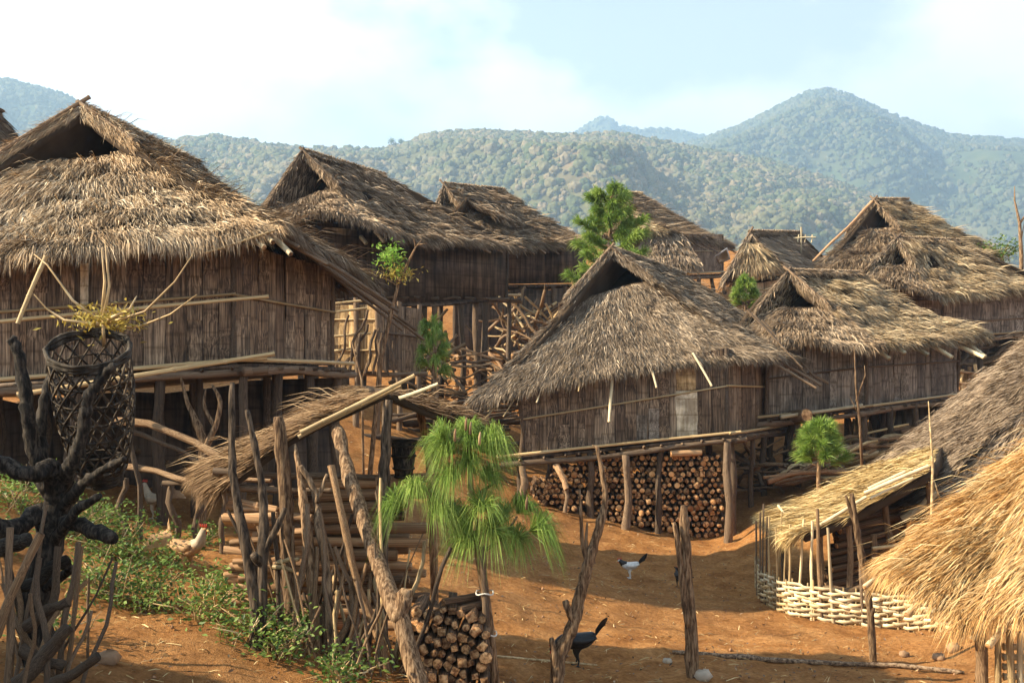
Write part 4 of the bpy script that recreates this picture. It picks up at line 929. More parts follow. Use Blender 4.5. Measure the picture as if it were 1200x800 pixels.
# rails and poles on the slope under the big house
rail = thing('pole_fence', 'rough pole rails on short posts under the big left house', 'fence', G(230, 600))
for (a, b2, r_, mt) in ((P(136, 493, 14.3), P(262, 538, 14.0), .05, 'weather'), (P(130, 546, 14.2), P(318, 562, 13.2), .04, 'weather'), (P(192, 566, 14), P(320, 572, 13), .035, 'pole'), (P(150, 505, 14.4), P(240, 545, 14.4), .03, 'pole')):
    pole(rail, 'rail', a, b2, r_, mt, 'crooked')
for (x0, y0, x1, y1, r_) in ((205, 610, 203, 560, .045), (232, 600, 231, 570, .035), (262, 640, 262, 575, .035), (165, 608, 152, 465, .035), (150, 590, 148, 560, .04)):
    pole(rail, 'post', foot(x0, y0, 14.1), P(x1, y1, 14.1), r_, 'post_dark', 'crooked')
# a dead stump with twigs behind the rails
dt = thing('dead_shrub', 'pale dead stump with forked twigs under the big house', 'shrub', foot(238, 560, 14.8))
crooked('trunk', dt, [foot(232, 570, 14.8), P(238, 530, 14.8), P(232, 500, 14.8), P(220, 472, 14.8), P(212, 442, 14.8)], [.07, .06, .05, .03, .015], 'weather',
        forks=[([P(238, 530, 14.8), P(252, 500, 14.7), P(258, 470, 14.7), P(248, 450, 14.7)], [.05, .04, .03, .015]), ([P(252, 500, 14.7), P(240, 478, 14.7), P(241, 455, 14.7)], [.03, .025, .01]), ([P(232, 500, 14.8), P(226, 480, 14.8)], [.03, .02])])
# firewood and bits under the big house
brush('brushwood_heap', 'loose firewood lying in the dark under the big left house', 'firewood', [G(150, 560), G(230, 556), G(300, 560)], 46, (.5, 1.3), (.03, .06), ('pole', 'split', 'weather'), up=.15, z=.5)

# clutter of poles and sticks below the houses of the middle row
brush('brushwood_heap', 'grey sticks heaped between the stilts of the second house', 'firewood', [P(470, 450, 27), P(560, 440, 30), P(640, 430, 33)], 90, (1.0, 2.4), (.02, .05), ('weather', 'weather', 'split', 'pole'), up=.4, z=1.2)
brush('brushwood_heap', 'pale branches piled on the bank below the third house', 'firewood', [P(590, 400, 36), P(690, 395, 37)], 70, (1.0, 2.2), (.025, .05), ('weather', 'pole', 'cane'), up=.5, z=1.1)
brush('brushwood_heap', 'poles lying along the bank beside the main house roof', 'firewood', [P(480, 480, 24), P(560, 475, 27)], 30, (1.2, 2.6), (.03, .06), ('pole', 'post_dark'), up=.1, z=.5, along=.1)
fw = thing('firewood_stack', 'weathered firewood stacked at the back between the stilts of the second house', 'firewood', gp_(560, 31.5))
for k in range(150):
    row = k//15; px = 488+(k % 15)*11+R(-3, 3)+(row % 2)*5; p = P(px, 0, 31.6+R(-.1, .1)); z = gz1(p.x, p.y)+.09+row*.165
    if random.random() < .12: continue
    log(fw, 'log', Vector((p.x, p.y, z+R(-.03, .03))), Vector((p.x+R(-.15, .15), p.y+.6, z)), R(.065, .11), random.choice(('split', 'logbark', 'weather')))
f8 = thing('stick_fence', 'pale upright sticks packed between the stilts behind the small pine', 'fence', G(1050, 530))
for k in range(70):
    px = R(1000, 1098); d = 27.6+(px-1000)*.028; a = P(px, 0, d); z = gz1(a.x, d)
    pole(f8, 'stick', (a.x, d, z-.05), (a.x+R(-.35, .35), d+R(-.2, .2), min(P(px, 476, d).z, z+R(.8, 1.35))), R(.025, .05), random.choice(('weather', 'cane', 'split')), 'crooked')
brush('brushwood_heap', 'split bamboo lying under the house behind the small pine', 'firewood', [P(920, 560, 24.5), P(1000, 540, 26.5), P(1100, 525, 28)], 50, (.8, 2.2), (.03, .055), ('weather', 'cane', 'split'), up=.12, z=.5, along=.2)
brush('brushwood_heap', 'sticks stacked under the grey-walled house at the right', 'firewood', [P(1110, 425, 36), P(1190, 420, 37.5)], 30, (1., 2.), (.03, .06), ('weather', 'pole'), up=.3, z=.9)
brush('brushwood_heap', 'dark sticks lying between the rear stilts of the house over the firewood', 'firewood', [P(868, 585, 25.2), P(925, 570, 26.5)], 40, (.6, 1.6), (.02, .045), ('pole', 'weather', 'post_dark'), up=.35, z=.9)
f7 = thing('plank_fence', 'sunlit rough fence boards under the grey-walled house', 'fence', G(1160, 440))
for k in range(14):
    px = 1096+k*8; p = P(px, 0, 34.5); z = gz1(p.x, p.y); pole(f7, 'board', (p.x, p.y, z-.05), (p.x+R(-.05, .05), p.y, z+R(.6, .95)), .06, random.choice(('weather', 'cane')))
for z_ in (.3, .65):
    a, b2 = P(1090, 0, 34.45), P(1205, 0, 34.45); pole(f7, 'rail', (a.x, a.y, gz1(a.x, a.y)+z_), (b2.x, b2.y, gz1(b2.x, b2.y)+z_), .04, 'weather')

# ================================================================== right: straw lean-to with woven fence
ls = thing('straw_lean_to', 'low yellow straw lean-to over a firewood stack inside the woven fence', 'shed', G(985, 680))
pS = Patch(P(1110, 508, 19.4), P(1092, 549, 15.9), P(940, 626, 15.7), P(899, 597, 19.0), .0, .06, .035, 121)
lr = link('roof', slabs_mesh('roof', [slab(pS, .14, None, '')], M['th_dark']), ls)
b_ = Blades(); thatch(b_, pS, 2600, .36, .012, .04, tone=.5); link('roof_thatch', b_.mesh('roof_thatch', M['th_yellow']), lr, kind='stuff')
for (a, b2, r_) in ((P(1013, 578, 15.6), P(1088, 546, 15.6), .03), (P(1018, 573, 15.7), P(1060, 552, 15.8), .025), (P(1020, 584, 15.6), P(1070, 560, 15.7), .02), (P(912, 592, 18.2), P(922, 604, 17.8), .02), (P(948, 622, 15.7), P(1016, 582, 15.6), .025)):
    pole(lr, 'roof_cane', a, b2, r_, 'cane_pale', 'cane')
for (x0, y0, x1, y1, r_, d) in ((997, 700, 994, 603, .045, 15.9), (1052, 700, 1036, 578, .06, 16.3), (1022, 700, 1024, 625, .05, 16.1), (965, 700, 961, 610, .04, 16.2), (920, 690, 920, 612, .04, 18.3), (1090, 700, 1088, 556, .05, 16.4)):
    pole(ls, 'post', foot(x0, y0, d), P(x1, y1, d), r_, 'weather')
for y_ in (640, 652, 664, 676): pole(ls, 'rail', P(1022, y_+2, 15.8), P(1068, y_-3, 15.9), .028, 'cane', 'cane')
pole(ls, 'beam', P(962, 690, 15.55), P(1012, 688, 15.5), .05, 'weather'); pole(ls, 'leaning_pole', P(1058, 608, 16.6), P(1098, 576, 16.4), .06, 'stone_pale' if False else 'cane_pale', 'straight')
ws = thing('firewood_stack', 'dark round firewood stacked lengthwise under the straw lean-to', 'firewood', G(1010, 690))
for k in range(11):
    for j in range(3):
        p = P(968+R(-6, 6)+k*1.5, 0, 16.4+j*.25); q = P(1056+R(-6, 6), 0, 17.0+j*.25); z = gz1(p.x, p.y)+.1+k*.112
        log(ws, 'log', Vector((p.x, p.y, z)), Vector((q.x, q.y, z+.12)), R(.05, .065), 'logbark', random.choice((0, 1, 4, 5)))
# woven bamboo fence, curving round the lean-to
fence_px = [(885, 690, 18.2), (889, 696, 17.3), (900, 704, 16.7), (914, 711, 16.2), (935, 719, 15.85), (960, 726, 15.55), (995, 730, 15.35), (1030, 733, 15.2), (1065, 736, 15.0), (1100, 741, 14.7), (1135, 748, 14.35)]
fp = [P(x, y, d) for x, y, d in fence_px]; fp = [Vector((p.x, p.y, gz1(p.x, p.y))) for p in fp]
dense = []
for i in range(len(fp)-1):
    for k in range(14): dense.append(lerp(fp[i], fp[i+1], k/14))
wf = thing('woven_fence', 'pale woven bamboo fence curving round the straw lean-to', 'fence', fp[5])
for row in range(9):
    z0 = .04+row*.05; n = len(dense); segs = [(0, 52), (48, 100), (94, n)]
    for si, (a0, a1) in enumerate(segs):
        mb = MB(); vs = []
        for i in range(a0, a1):
            p = dense[i]; t = (dense[min(i+1, n-1)]-dense[max(i-1, 0)]).normalized(); nn = Vector((t.y, -t.x, 0))
            if nn.y > 0: nn = -nn
            off = .028*math.sin(i*6.283/10+row*math.pi)+.014*(si % 2)+.02
            zz = z0+.012*math.sin(i*.3+row*2+si)+ (0.006*si)
            hgt = .021
            q = p+nn*off+Vector((0, 0, zz))
            vs += [q+Vector((0, 0, -hgt))+nn*.006, q+Vector((0, 0, hgt))+nn*.006, q+Vector((0, 0, hgt))-nn*.006, q+Vector((0, 0, -hgt))-nn*.006]
        k = (a1-a0); fs = [(i*4+j, i*4+(j+1) % 4, (i+1)*4+(j+1) % 4, (i+1)*4+j) for i in range(k-1) for j in range(4)]+[(3, 2, 1, 0), tuple((k-1)*4+j for j in range(4))]
        mb.add(vs, fs); link('woven_strip', mb.mesh('woven_strip', M['cane_pale' if (a0 > 40 or row > 5) else 'cane']), wf)  # left run in darker cane: the yard's shade put into the colour
for i in range(2, len(dense), 5):
    p = dense[i]; pole(wf, 'stake', p-Vector((0, 0, .1)), p+Vector((R(-.02, .02), 0, R(.48, .56))), .014, 'cane', 'cane')
for (x0, y0, x1, y1, r_, mt) in ((892, 690, 891, 600, .016, 'pole'), (897, 690, 899, 605, .014, 'pole'), (903, 690, 901, 605, .016, 'cane'), (910, 695, 916, 600, .013, 'cane'), (888, 690, 886, 610, .016, 'pole'), (893, 690, 895, 590, .014, 'pole'),
                                 (923, 690, 926, 614, .018, 'cane'), (933, 690, 942, 608, .02, 'cane_pale'), (951, 695, 952, 610, .022, 'cane_pale'), (962, 700, 958, 596, .028, 'weather'), (978, 696, 970, 618, .022, 'cane_pale'),
                                 (1012, 700, 1007, 620, .025, 'pole'), (912, 700, 909, 618, .016, 'cane'), (918, 690, 921, 620, .014, 'cane')):
    d = float(np.interp(x0, [f[0] for f in fence_px], [f[2] for f in fence_px])); pole(wf, 'tall_stake', foot(x0, 720, d), P(x1, y1, d-.03), r_, mt, 'straight')
# forked pole in front of the fence
fk = crooked('forked_pole', None, [foot(1024, 777, 13.0), P(1019, 710, 13.0), P(1011, 660, 13.0), P(1003, 615, 13.0), P(998, 578, 13)], [.045, .04, .037, .034, .03], 'weather', forks=[([P(1003, 615, 13), P(996, 596, 13.), P(991, 580, 13)], [.03, .022, .014]), ([P(1020, 725, 13), P(1024, 712, 12.95)], [.03, .02])])
tag(fk, 'slim forked pole standing in front of the woven fence', 'pole')
# ================================================================== grey roof behind the lean-to
A, B, C = P(1190, 600, 17.4), P(1400, 590, 17.6), P(1420, 560, 22)
hr = root_at('thatched_barn', 'large smooth grey roof rising behind the straw lean-to', 'barn', [A, B, C])
house_body(hr, A, B, C, (1.3, 1.3, 1.3), .3, 'wall_grey', 3, 3, split=0)
pG = Patch(P(1300, 335, 21.5), P(1330, 372, 18.2), P(1075, 598, 16.6), P(1015, 560, 20.8), .15, -.12, .06, 131); pG2 = Patch(P(1330, 372, 18.2), P(1500, 372, 18.5), P(1400, 600, 15.8), P(1075, 598, 16.6), .15, 0, .06, 132)
pG3 = Patch(P(1500, 340, 22), P(1300, 335, 21.5), P(1015, 560, 20.8), P(1600, 560, 24), .15, 0, .06, 133)
gr = link('roof', slabs_mesh('roof', [slab(pG, .16, None, ''), slab(pG2, .16, None, ''), slab(pG3, .16, None, '')], M['th_dark']), hr)
b_ = Blades(); thatch(b_, pG, 2600, .32, .011, .05, tone=.45); thatch(b_, pG2, 900, .34, .016, .05); thatch(b_, pG3, 500, .34, .016, .05); link('roof_thatch', b_.mesh('roof_thatch', M['th_dull']), gr, kind='stuff')
# ================================================================== nearest roof, bright new straw
sroot2 = thing('straw_hut', 'hut with a bright orange new straw roof beside the dirt yard', 'hut', (P(1240, 0, 9.6).x, 9.8, gz1(P(1240, 0, 9.6).x, 9.8)))
T0, T1, T2 = P(1280, 474, 11.8), P(1290, 468, 10.8), P(1400, 440, 10)
pA = Patch(T0, T1, P(1138, 712, 9.3), P(1048, 660, 11.0), .28, 0, .04, 141); pB = Patch(T1, T2, P(1420, 722, 8.7), P(1138, 712, 9.3), .2, 0, .04, 142); pC = Patch(T2, T0, P(1048, 660, 11.0), P(1300, 640, 13.5), .1, 0, .04, 143)
sr2 = link('roof', slabs_mesh('roof', [slab(pA, .12, None, ''), slab(pB, .12, None, ''), slab(pC, .12, None, '')], M['th_straw']), sroot2)
b_ = Blades(); thatch(b_, pA, 5600, .36, .0075, .07, tone=.5, jit=.16); thatch(b_, pB, 4300, .36, .0075, .07, tone=.5, jit=.16); thatch(b_, pC, 700, .36, .0095, .06)
link('roof_thatch', b_.mesh('roof_thatch', M['th_straw']), sr2, kind='stuff')
for (x0, y0, x1, y1, r_, d) in ((1034, 672, 1013, 688, .026, 10.6), (1078, 704, 1062, 720, .032, 9.9), (1104, 714, 1094, 727, .026, 9.6), (1155, 722, 1137, 750, .03, 9.15), (1184, 724, 1158, 757, .03, 9.05), (1230, 730, 1210, 758, .03, 8.9)):
    log(sr2, 'rafter_end', P(x0, y0, d+.2), P(x1, y1, d), r_, 'cane_pale', 4)
for (x0, x1, y1, r_, mt, d) in ((1155, 1148, 735, .06, 'weather', 9.7), (1172, 1170, 738, .03, 'cane', 9.7), (1186, 1184, 738, .035, 'cane', 9.6), (1197, 1196, 740, .03, 'cane_pale', 9.6), (1212, 1211, 740, .04, 'cane', 9.6), (1320, 1320, 720, .06, 'weather', 9.6), (1300, 1300, 620, .06, 'weather', 12.5)):
    pole(sroot2, 'post', foot(x0, 800, d), P(x1, y1, d), r_, mt, 'cane' if 'cane' in mt else 'straight')
for k in range(8):
    p, q = P(1176, 0, 9.75), P(1330, 0, 9.75); z = gz1(p.x, 9.75)+.1+k*.085
    pole(sroot2, 'wall_slat', (p.x, 9.75, z), (q.x, 9.75, z), .03, 'cane_pale', 'cane')

# ================================================================== neighbour's house beside the viewer; it shades the basket tree and the near edge of the yard
A, B, C = Vector((-11.2, 1.5, 2.9)), Vector((-6.2, 1.2, 2.9)), Vector((-6.0, 6.6, 2.9))
hn = root_at('stilt_house', 'neighbouring thatched stilt house beside the viewer, outside the picture', 'house', [A, B, C], HG)
house_body(hn, A, B, C, (1.7, 1.7, 1.7), .3, 'wall', 3, 3, split=0)
house_roof(hn, Vector((-8.6, 1.6, 7.0)), Vector((-8.5, 6.2, 6.9)), Vector((-12.2, .6, 4.2)), Vector((-5.3, .4, 4.2)), Vector((-5.2, 7.6, 4.2)), mat='th_grey', dens=250, L=.4, W=.04, seed=151)

# ================================================================== the tree with the basket; its shade is put into near-black bark
tr = thing('bare_tree', 'dark bare tree with cut-off limbs holding a basket', 'tree', foot(45, 830, 8.2))
mb = MB(); d0 = 8.2
def tb(pts, rad): mb.tube(*gnarl([P(x, y, d) for x, y, d in pts], [q*.74 for q in rad], 6, .13, .16), 11, 0, True, .09)
tb([(30, 900, 8.2), (38, 790, 8.2), (44, 700, 8.2), (56, 640, 8.2), (70, 580, 8.2), (72, 556, 8.2)], [.17, .155, .15, .145, .13, .11])
tb([(66, 590, 8.2), (52, 560, 8.2), (40, 530, 8.15), (33, 490, 8.1), (28, 450, 8.1), (20, 412, 8.1), (13, 396, 8.1)], [.10, .085, .07, .066, .06, .052, .045])
tb([(70, 575, 8.2), (58, 548, 8.0), (40, 556, 7.9), (12, 548, 7.9), (-20, 530, 7.9)], [.11, .085, .08, .075, .07])
tb([(72, 570, 8.2), (82, 545, 8.0), (94, 520, 7.95), (100, 485, 7.9), (106, 462, 7.9), (122, 440, 7.9), (135, 428, 7.9)], [.09, .07, .06, .055, .055, .05, .04])
tb([(66, 572, 8.2), (50, 545, 8.3), (47, 510, 8.35), (52, 470, 8.4), (62, 430, 8.5)], [.08, .07, .06, .05, .04])
tb([(68, 600, 8.2), (92, 572, 8.0), (118, 552, 7.9), (146, 537, 7.8)], [.06, .05, .042, .03])
tb([(60, 640, 8.2), (88, 600, 7.9), (118, 580, 7.8)], [.06, .05, .03])
tb([(50, 600, 8.2), (10, 620, 7.9), (-30, 600, 7.7)], [.10, .085, .08])
tb([(60, 610, 8.25), (95, 616, 8.0), (134, 632, 7.8)], [.085, .075, .06])
tb([(40, 700, 8.2), (80, 668, 8.0), (70, 662, 7.9)], [.05, .045, .03])
link('trunk', mb.mesh('trunk', M['bark_m'], True), tr)
# props and cut poles round its foot
pr_ = thing('prop_pole_heap', 'cut poles and rails leaning on the foot of the dark bare tree', 'poles', foot(60, 820, 7.6))
for (x0, y0, x1, y1, r_, mt, d) in ((8, 830, 12, 618, .028, 'pole', 7.5), (-5, 745, 48, 625, .03, 'weather', 7.4), (68, 800, 92, 635, .022, 'pole', 7.7), (76, 800, 96, 640, .016, 'weather', 7.65), (55, 760, 68, 640, .03, 'post_dark', 7.8),
                                    (62, 800, 115, 768, .035, 'post_dark', 7.3), (20, 800, 80, 735, .05, 'post_dark', 7.4), (10, 690, 80, 656, .05, 'bark', 7.9), (30, 735, 80, 705, .04, 'post_dark', 7.7), (-10, 640, 35, 632, .06, 'bark', 7.6), (25, 760, 75, 780, .045, 'post_dark', 7.5)):
    a = P(x0, y0, d); a.z = min(a.z, max(a.z, gz1(a.x, a.y)-.1)); pole(pr_, 'pole', a, P(x1, y1, d), r_, mt, 'straight')
for k in range(14):
    a = G(R(0, 105), R(770, 835), 6); hgt = R(.5, 1.3); pole(pr_, 'pole', a-Vector((0, 0, .05)), a+Vector((R(-.5, .5), R(0, .3), hgt)), R(.008, .022), random.choice(('post_dark', 'pole', 'weather')), 'crooked')
# openwork basket hung in the fork: three crossing sets of splints
bk = thing('woven_basket', 'tall openwork cane basket hanging in the dark bare tree', 'basket', P(118, 560, 8.35))
c0, c1 = P(120, 560, 8.6), P(104, 415, 8.12); axv = (c1-c0).normalized(); e1 = axv.cross(Vector((0, 1, 0))).normalized(); e2 = axv.cross(e1)
Lb = (c1-c0).length
def brad(t): return .165+.12*math.sin(min(1, t*1.15)*1.75)
def bpt(t, a, dr=0): return c0+axv*(Lb*t)+(e1*math.cos(a)+e2*math.sin(a))*(brad(t)+dr)
mb = MB()
for s_ in (-1, 1):
    for k in range(16):
        mb.tube([bpt(t, k*6.283/16+s_*t*2.6, .004*s_) for t in np.linspace(.12, 1, 12)], [.0085]*12, 4)
link('splints', mb.mesh('splints', M['basket']), bk)
mb = MB()
for t in (.14, .3, .44, .58, .72, .86): mb.tube([bpt(t, a, .002) for a in np.linspace(0, 6.283, 25)], [.008]*25, 4, cap=False)
link('hoops', mb.mesh('hoops', M['basket']), bk)
mb = MB()
for k in range(5): mb.tube([bpt(1+.012*k, a, R(-.012, .016)) for a in np.linspace(0, 6.283, 25)], [.013]*25, 5, cap=False)
link('rim', mb.mesh('rim', M['bark']), bk)
mb = MB()
for k in range(9):
    t = .0+.016*k; mb.tube([bpt(t, a, -.02+.02*(k % 2)*math.sin(a*9)) for a in np.linspace(0, 6.283, 25)], [.012]*25, 5, cap=False)
mb.add([bpt(0, a, 0) for a in np.linspace(0, 6.283, 17)[:-1]], [tuple(range(16))])
link('base', mb.mesh('base', M['basket']), bk)

# ------------------------------------------------------------------ leaves
def leaves_mesh(name, P_, size, mat, flat=.3, asp=.5, tone=.5):
    """many small folded leaves, one per point"""
    P_ = np.asarray(P_, float); k = len(P_)
    d = rng.normal(0, 1, (k, 3)); d[:, 2] = np.abs(d[:, 2])*flat+rng.normal(0, .3, k); d /= np.linalg.norm(d, axis=1, keepdims=True)
    up = rng.normal(0, .5, (k, 3))+np.array([0, 0, 1.]); s = np.cross(d, up); s /= np.linalg.norm(s, axis=1, keepdims=True)+1e-9; n = np.cross(s, d)
    L = (size*rng.uniform(.6, 1.4, k))[:, None]
    V = np.stack([P_, P_+d*L*.5+s*L*asp*.5+n*L*.1, P_+d*L, P_+d*L*.5-s*L*asp*.5+n*L*.1], 1)
    b = (np.arange(k)*4)[:, None]; f = np.concatenate([b+np.array([0, 1, 2]), b+np.array([0, 2, 3])], 1)
    return mesh_np(name, V.reshape(-1, 3), f, np.tile([3, 3], k), M[mat], attrs={'rnd': np.clip(np.repeat(tone+rng.normal(0, .25, k), 4), 0, 1)})
def shrub(base, w, h, n, size, label, mat='leaf', stems=9, group=None, tone=.5, name='shrub'):
    t = thing(name, label, 'shrub', base, group); mb = MB(); pts = []
    for k in range(stems):
        a = R(0, 6.28); rr = w*R(.2, 1); tip = base+Vector((math.cos(a)*rr, math.sin(a)*rr, h*R(.55, 1.1)*(1-.4*rr/w)))
        mid = lerp(base, tip, .5)+Vector((R(-.05, .05), R(-.05, .05), h*.08)); b0 = base+Vector((R(-.25, .25)*w, R(-.25, .25)*w, -.06))
        mb.tube([b0, mid, tip], [.009, .007, .003], 5)
        m_ = n//stems; q = rng.uniform(.25, 1.05, m_)[:, None]; sp = w*.24
        pp = np.where(q < .5, np.array(b0)+(np.array(mid)-np.array(b0))*q*2, np.array(mid)+(np.array(tip)-np.array(mid))*(q*2-1))
        pts.append(pp+rng.normal(0, sp, (m_, 3))*np.array([1, 1, .6]))
    pts = np.concatenate(pts); g_ = gz(pts[:, 0], pts[:, 1]); pts[:, 2] = np.maximum(pts[:, 2], g_+.02)
    for k in range(stems//3):
        a = R(0, 6.28); b0 = base+Vector((R(-.6, .6)*w, R(-.6, .6)*w, -.03)); d = Vector((math.cos(a)*R(.1, .6), math.sin(a)*R(.1, .6), R(.6, 1)))*h*R(.6, 1.35); mb.tube([b0, b0+d*.6, b0+d+Vector((0, 0, -.06))], [.006, .005, .002], 4)
    link('stems', mb.mesh('stems', M['cane']), t); link('foliage', leaves_mesh('foliage', pts, size, mat, tone=tone), t, kind='stuff')
    return t
SG = 'green weedy shrubs on the bank'
for (px, py, w, h, n, lab) in ((20, 585, .6, .5, 1000, 'sunlit green shrub at the foot of the tree with the basket'), (85, 615, .55, .5, 1100, 'green shrub behind the basket tree trunk'), (135, 640, .6, .5, 1300, 'leafy shrub below the rail fence'),
                               (190, 650, .6, .45, 1200, 'leafy shrub on the bank beside the cream hen'), (240, 625, .35, .3, 500, 'small shrub beside the fence post'), (120, 690, .6, .55, 1300, 'dense shrub low on the bank'),
                               (180, 700, .6, .5, 1300, 'dense shrub above the bare earth path'), (240, 715, .5, .45, 1000, 'shrub on the bank in front of the shed corner'), (300, 745, .45, .45, 900, 'shrub growing round the crooked shed posts'), (265, 690, .4, .4, 700, 'shrub beside the split wood heap'),
                               (330, 760, .35, .35, 500, 'low shrub under the shed props'), (400, 790, .42, .3, 600, 'low weeds in front of the leaning shed post'), (0, 640, .5, .5, 800, 'shrub left of the dark tree trunk'),
                               (350, 735, .3, .35, 350, 'weeds between the shed posts'), (60, 740, .4, .35, 450, 'shrub among the leaning prop poles'), (110, 605, .4, .35, 500, 'shrub under the hanging basket')):
    shrub(G(px, py+12), w, h*.9, int(n*.72), .052, lab, 'leaf', 14, SG, tone=R(.4, .62))
shrub(P(1172, 306, 42.5), .9, .9, 700, .13, 'green shrub beside the golden roof edge', 'leaf', 9, None, .5)
# plant growing on top of the basket tree, with long bare twigs
ep = thing('twiggy_plant', 'yellowish twiggy plant sprouting above the basket', 'plant', P(122, 402, 8.4))
mb = MB()
for pts in ([(122, 405), (121, 385), (120, 370)], [(122, 380), (170, 365), (205, 330), (226, 298)], [(125, 385), (165, 382), (200, 368), (231, 345)], [(120, 378), (85, 352), (55, 310), (40, 298)], [(118, 380), (75, 375), (55, 362), (40, 345)],
            [(120, 372), (123, 330), (119, 290)], [(121, 375), (128, 335), (123, 280)], [(126, 375), (152, 362), (160, 347)]):
    mb.tube([P(x, y, 8.4+R(-.15, .15)) for x, y in pts], list(np.linspace(.012 if len(pts) > 3 else .018, .004, len(pts))), 5)
link('twigs', mb.mesh('twigs', M['cane']), ep)
c = np.array(P(122, 378, 8.4)); link('leaves', leaves_mesh('leaves', c+rng.normal(0, 1, (420, 3))*np.array([.13, .1, .055]), .06, 'leaf_dry', .8, .3, .45), ep, kind='stuff')

# ------------------------------------------------------------------ pines: whorls of long drooping needles
def needles(Bn, c, ax, n, L, W, droop, spread=1.0, slen=.25, tone=None):
    """one shoot: needles leave it all round and arch over"""
    c = np.array(c, float); ax = np.array(ax, float); ax /= np.linalg.norm(ax)
    t = rng.uniform(0, 1, n)[:, None]; p = c+ax*slen*t
    d = rng.normal(0, 1, (n, 3)); d -= ax*(d@ax)[:, None]; d /= np.linalg.norm(d, axis=1, keepdims=True)
    d = d*spread*rng.uniform(.3, 1, (n, 1))+ax*rng.uniform(.35, 1.1, (n, 1)); d /= np.linalg.norm(d, axis=1, keepdims=True)
    nn = np.cross(d, rng.normal(0, 1, (n, 3))); nn /= np.linalg.norm(nn, axis=1, keepdims=True)
    Ls = L*rng.uniform(.7, 1.2, n)
    Bn.add(p, d, nn, Ls, W*rng.uniform(.8, 1.2, n), np.zeros(n), droop*Ls*rng.uniform(.5, 1.3, n), (R(.3, .68) if tone is None else tone)+rng.normal(0, .17, n))
pt_ = thing('young_pine', 'young pine with long drooping needle tufts tied to a stake', 'pine tree', (P(584, 0, 9.9).x, 9.9, gz1(P(584, 0, 9.9).x, 9.9)))
mb = MB(); DP = 9.9; b0 = P(584, 820, DP); b0.z = gz1(b0.x, b0.y)
mb.tube([b0-Vector((0, 0, .2)), P(574, 735, DP), P(566, 680, DP), P(558, 630, DP), P(552, 570, DP), P(549, 515, DP)], [.045, .042, .038, .032, .024, .014], 8, wob=.08)
for pts in ([(560, 650), (590, 630), (606, 605)], [(560, 645), (530, 620), (500, 600)], [(556, 600), (565, 575), (580, 565)]):
    mb.tube([P(x, y, DP) for x, y in pts], [.02, .016, .010], 6)
link('trunk', mb.mesh('trunk', M['weather_m'], True), pt_)
nb = Blades()
def tuft(cx, cy, k=1, L=.3, n=520, ax=(0, -.1, 1), droop=.95, spread=1.5):
    for j in range(k):
        needles(nb, P(cx+R(-4, 4)*(k > 1), cy+R(-4, 4)*(k > 1), DP+R(-.12, .12)), Vector(ax)+Vector((R(-.2, .2), R(-.2, .2), 0)), n, L*R(.75, 1.1), .0046, droop*R(.55, 1.1), spread*R(.6, 1.1), .10)
for (x, y, ax) in ((547, 512, (0, 0, 1)), (533, 532, (-.7, -.3, .6)), (563, 530, (.7, -.3, .6)), (549, 545, (0, -.9, .5)), (527, 518, (-.9, 0, .7)), (571, 519, (.9, 0, .7)), (549, 528, (0, -.5, 1)), (536, 560, (-.5, -.5, .3)), (563, 560, (.5, -.4, .3)),
                   (490, 584, (-.3, -.4, .8)), (478, 594, (-.8, 0, .4)), (506, 600, (.4, -.4, .4)), (522, 612, (.2, .3, .5)),
                   (565, 600, (.2, -.6, .8)), (552, 612, (-.6, -.3, .5)), (572, 622, (.3, -.6, .3)), (558, 636, (-.2, -.3, .2)),
                   (606, 602, (.4, 0, .8)), (620, 622, (.8, -.1, .3)), (604, 632, (.1, -.6, .3)), (592, 612, (-.3, .4, .5))): tuft(x, y, 1, ax=ax, L=.27 if y < 570 else .29, n=360)
link('needles', nb.mesh('needles', M['pine']), pt_, kind='stuff')
for (x, y) in ((546, 495), (551, 500), (533, 508), (562, 512), (617, 588), (556, 612)):
    cb = MB(); cb.tube([P(x, y+9, DP-.2), P(x, y, DP-.2), P(x+1, y-6, DP-.2)], [.012, .012, .006], 6); link('bud', cb.mesh('bud', M['weather']), pt_)
sk = pole(None, 'stake', foot(569, 795, DP-.12), P(566, 640, DP-.10), .033, 'post_dark'); tag(sk, 'dark wooden stake tied to the front young pine', 'stake')
for y in (694, 742):
    tb_ = MB(); x = 568 if y < 700 else 572
    tb_.tube([P(x, y, DP-.05)+Vector((.075*math.cos(a), .09*math.sin(a), .01*math.sin(3*a))) for a in np.linspace(0, 6.28, 17)], [.007]*17, 5, cap=False); link('tie', tb_.mesh('tie', M['white_tie']), pt_)
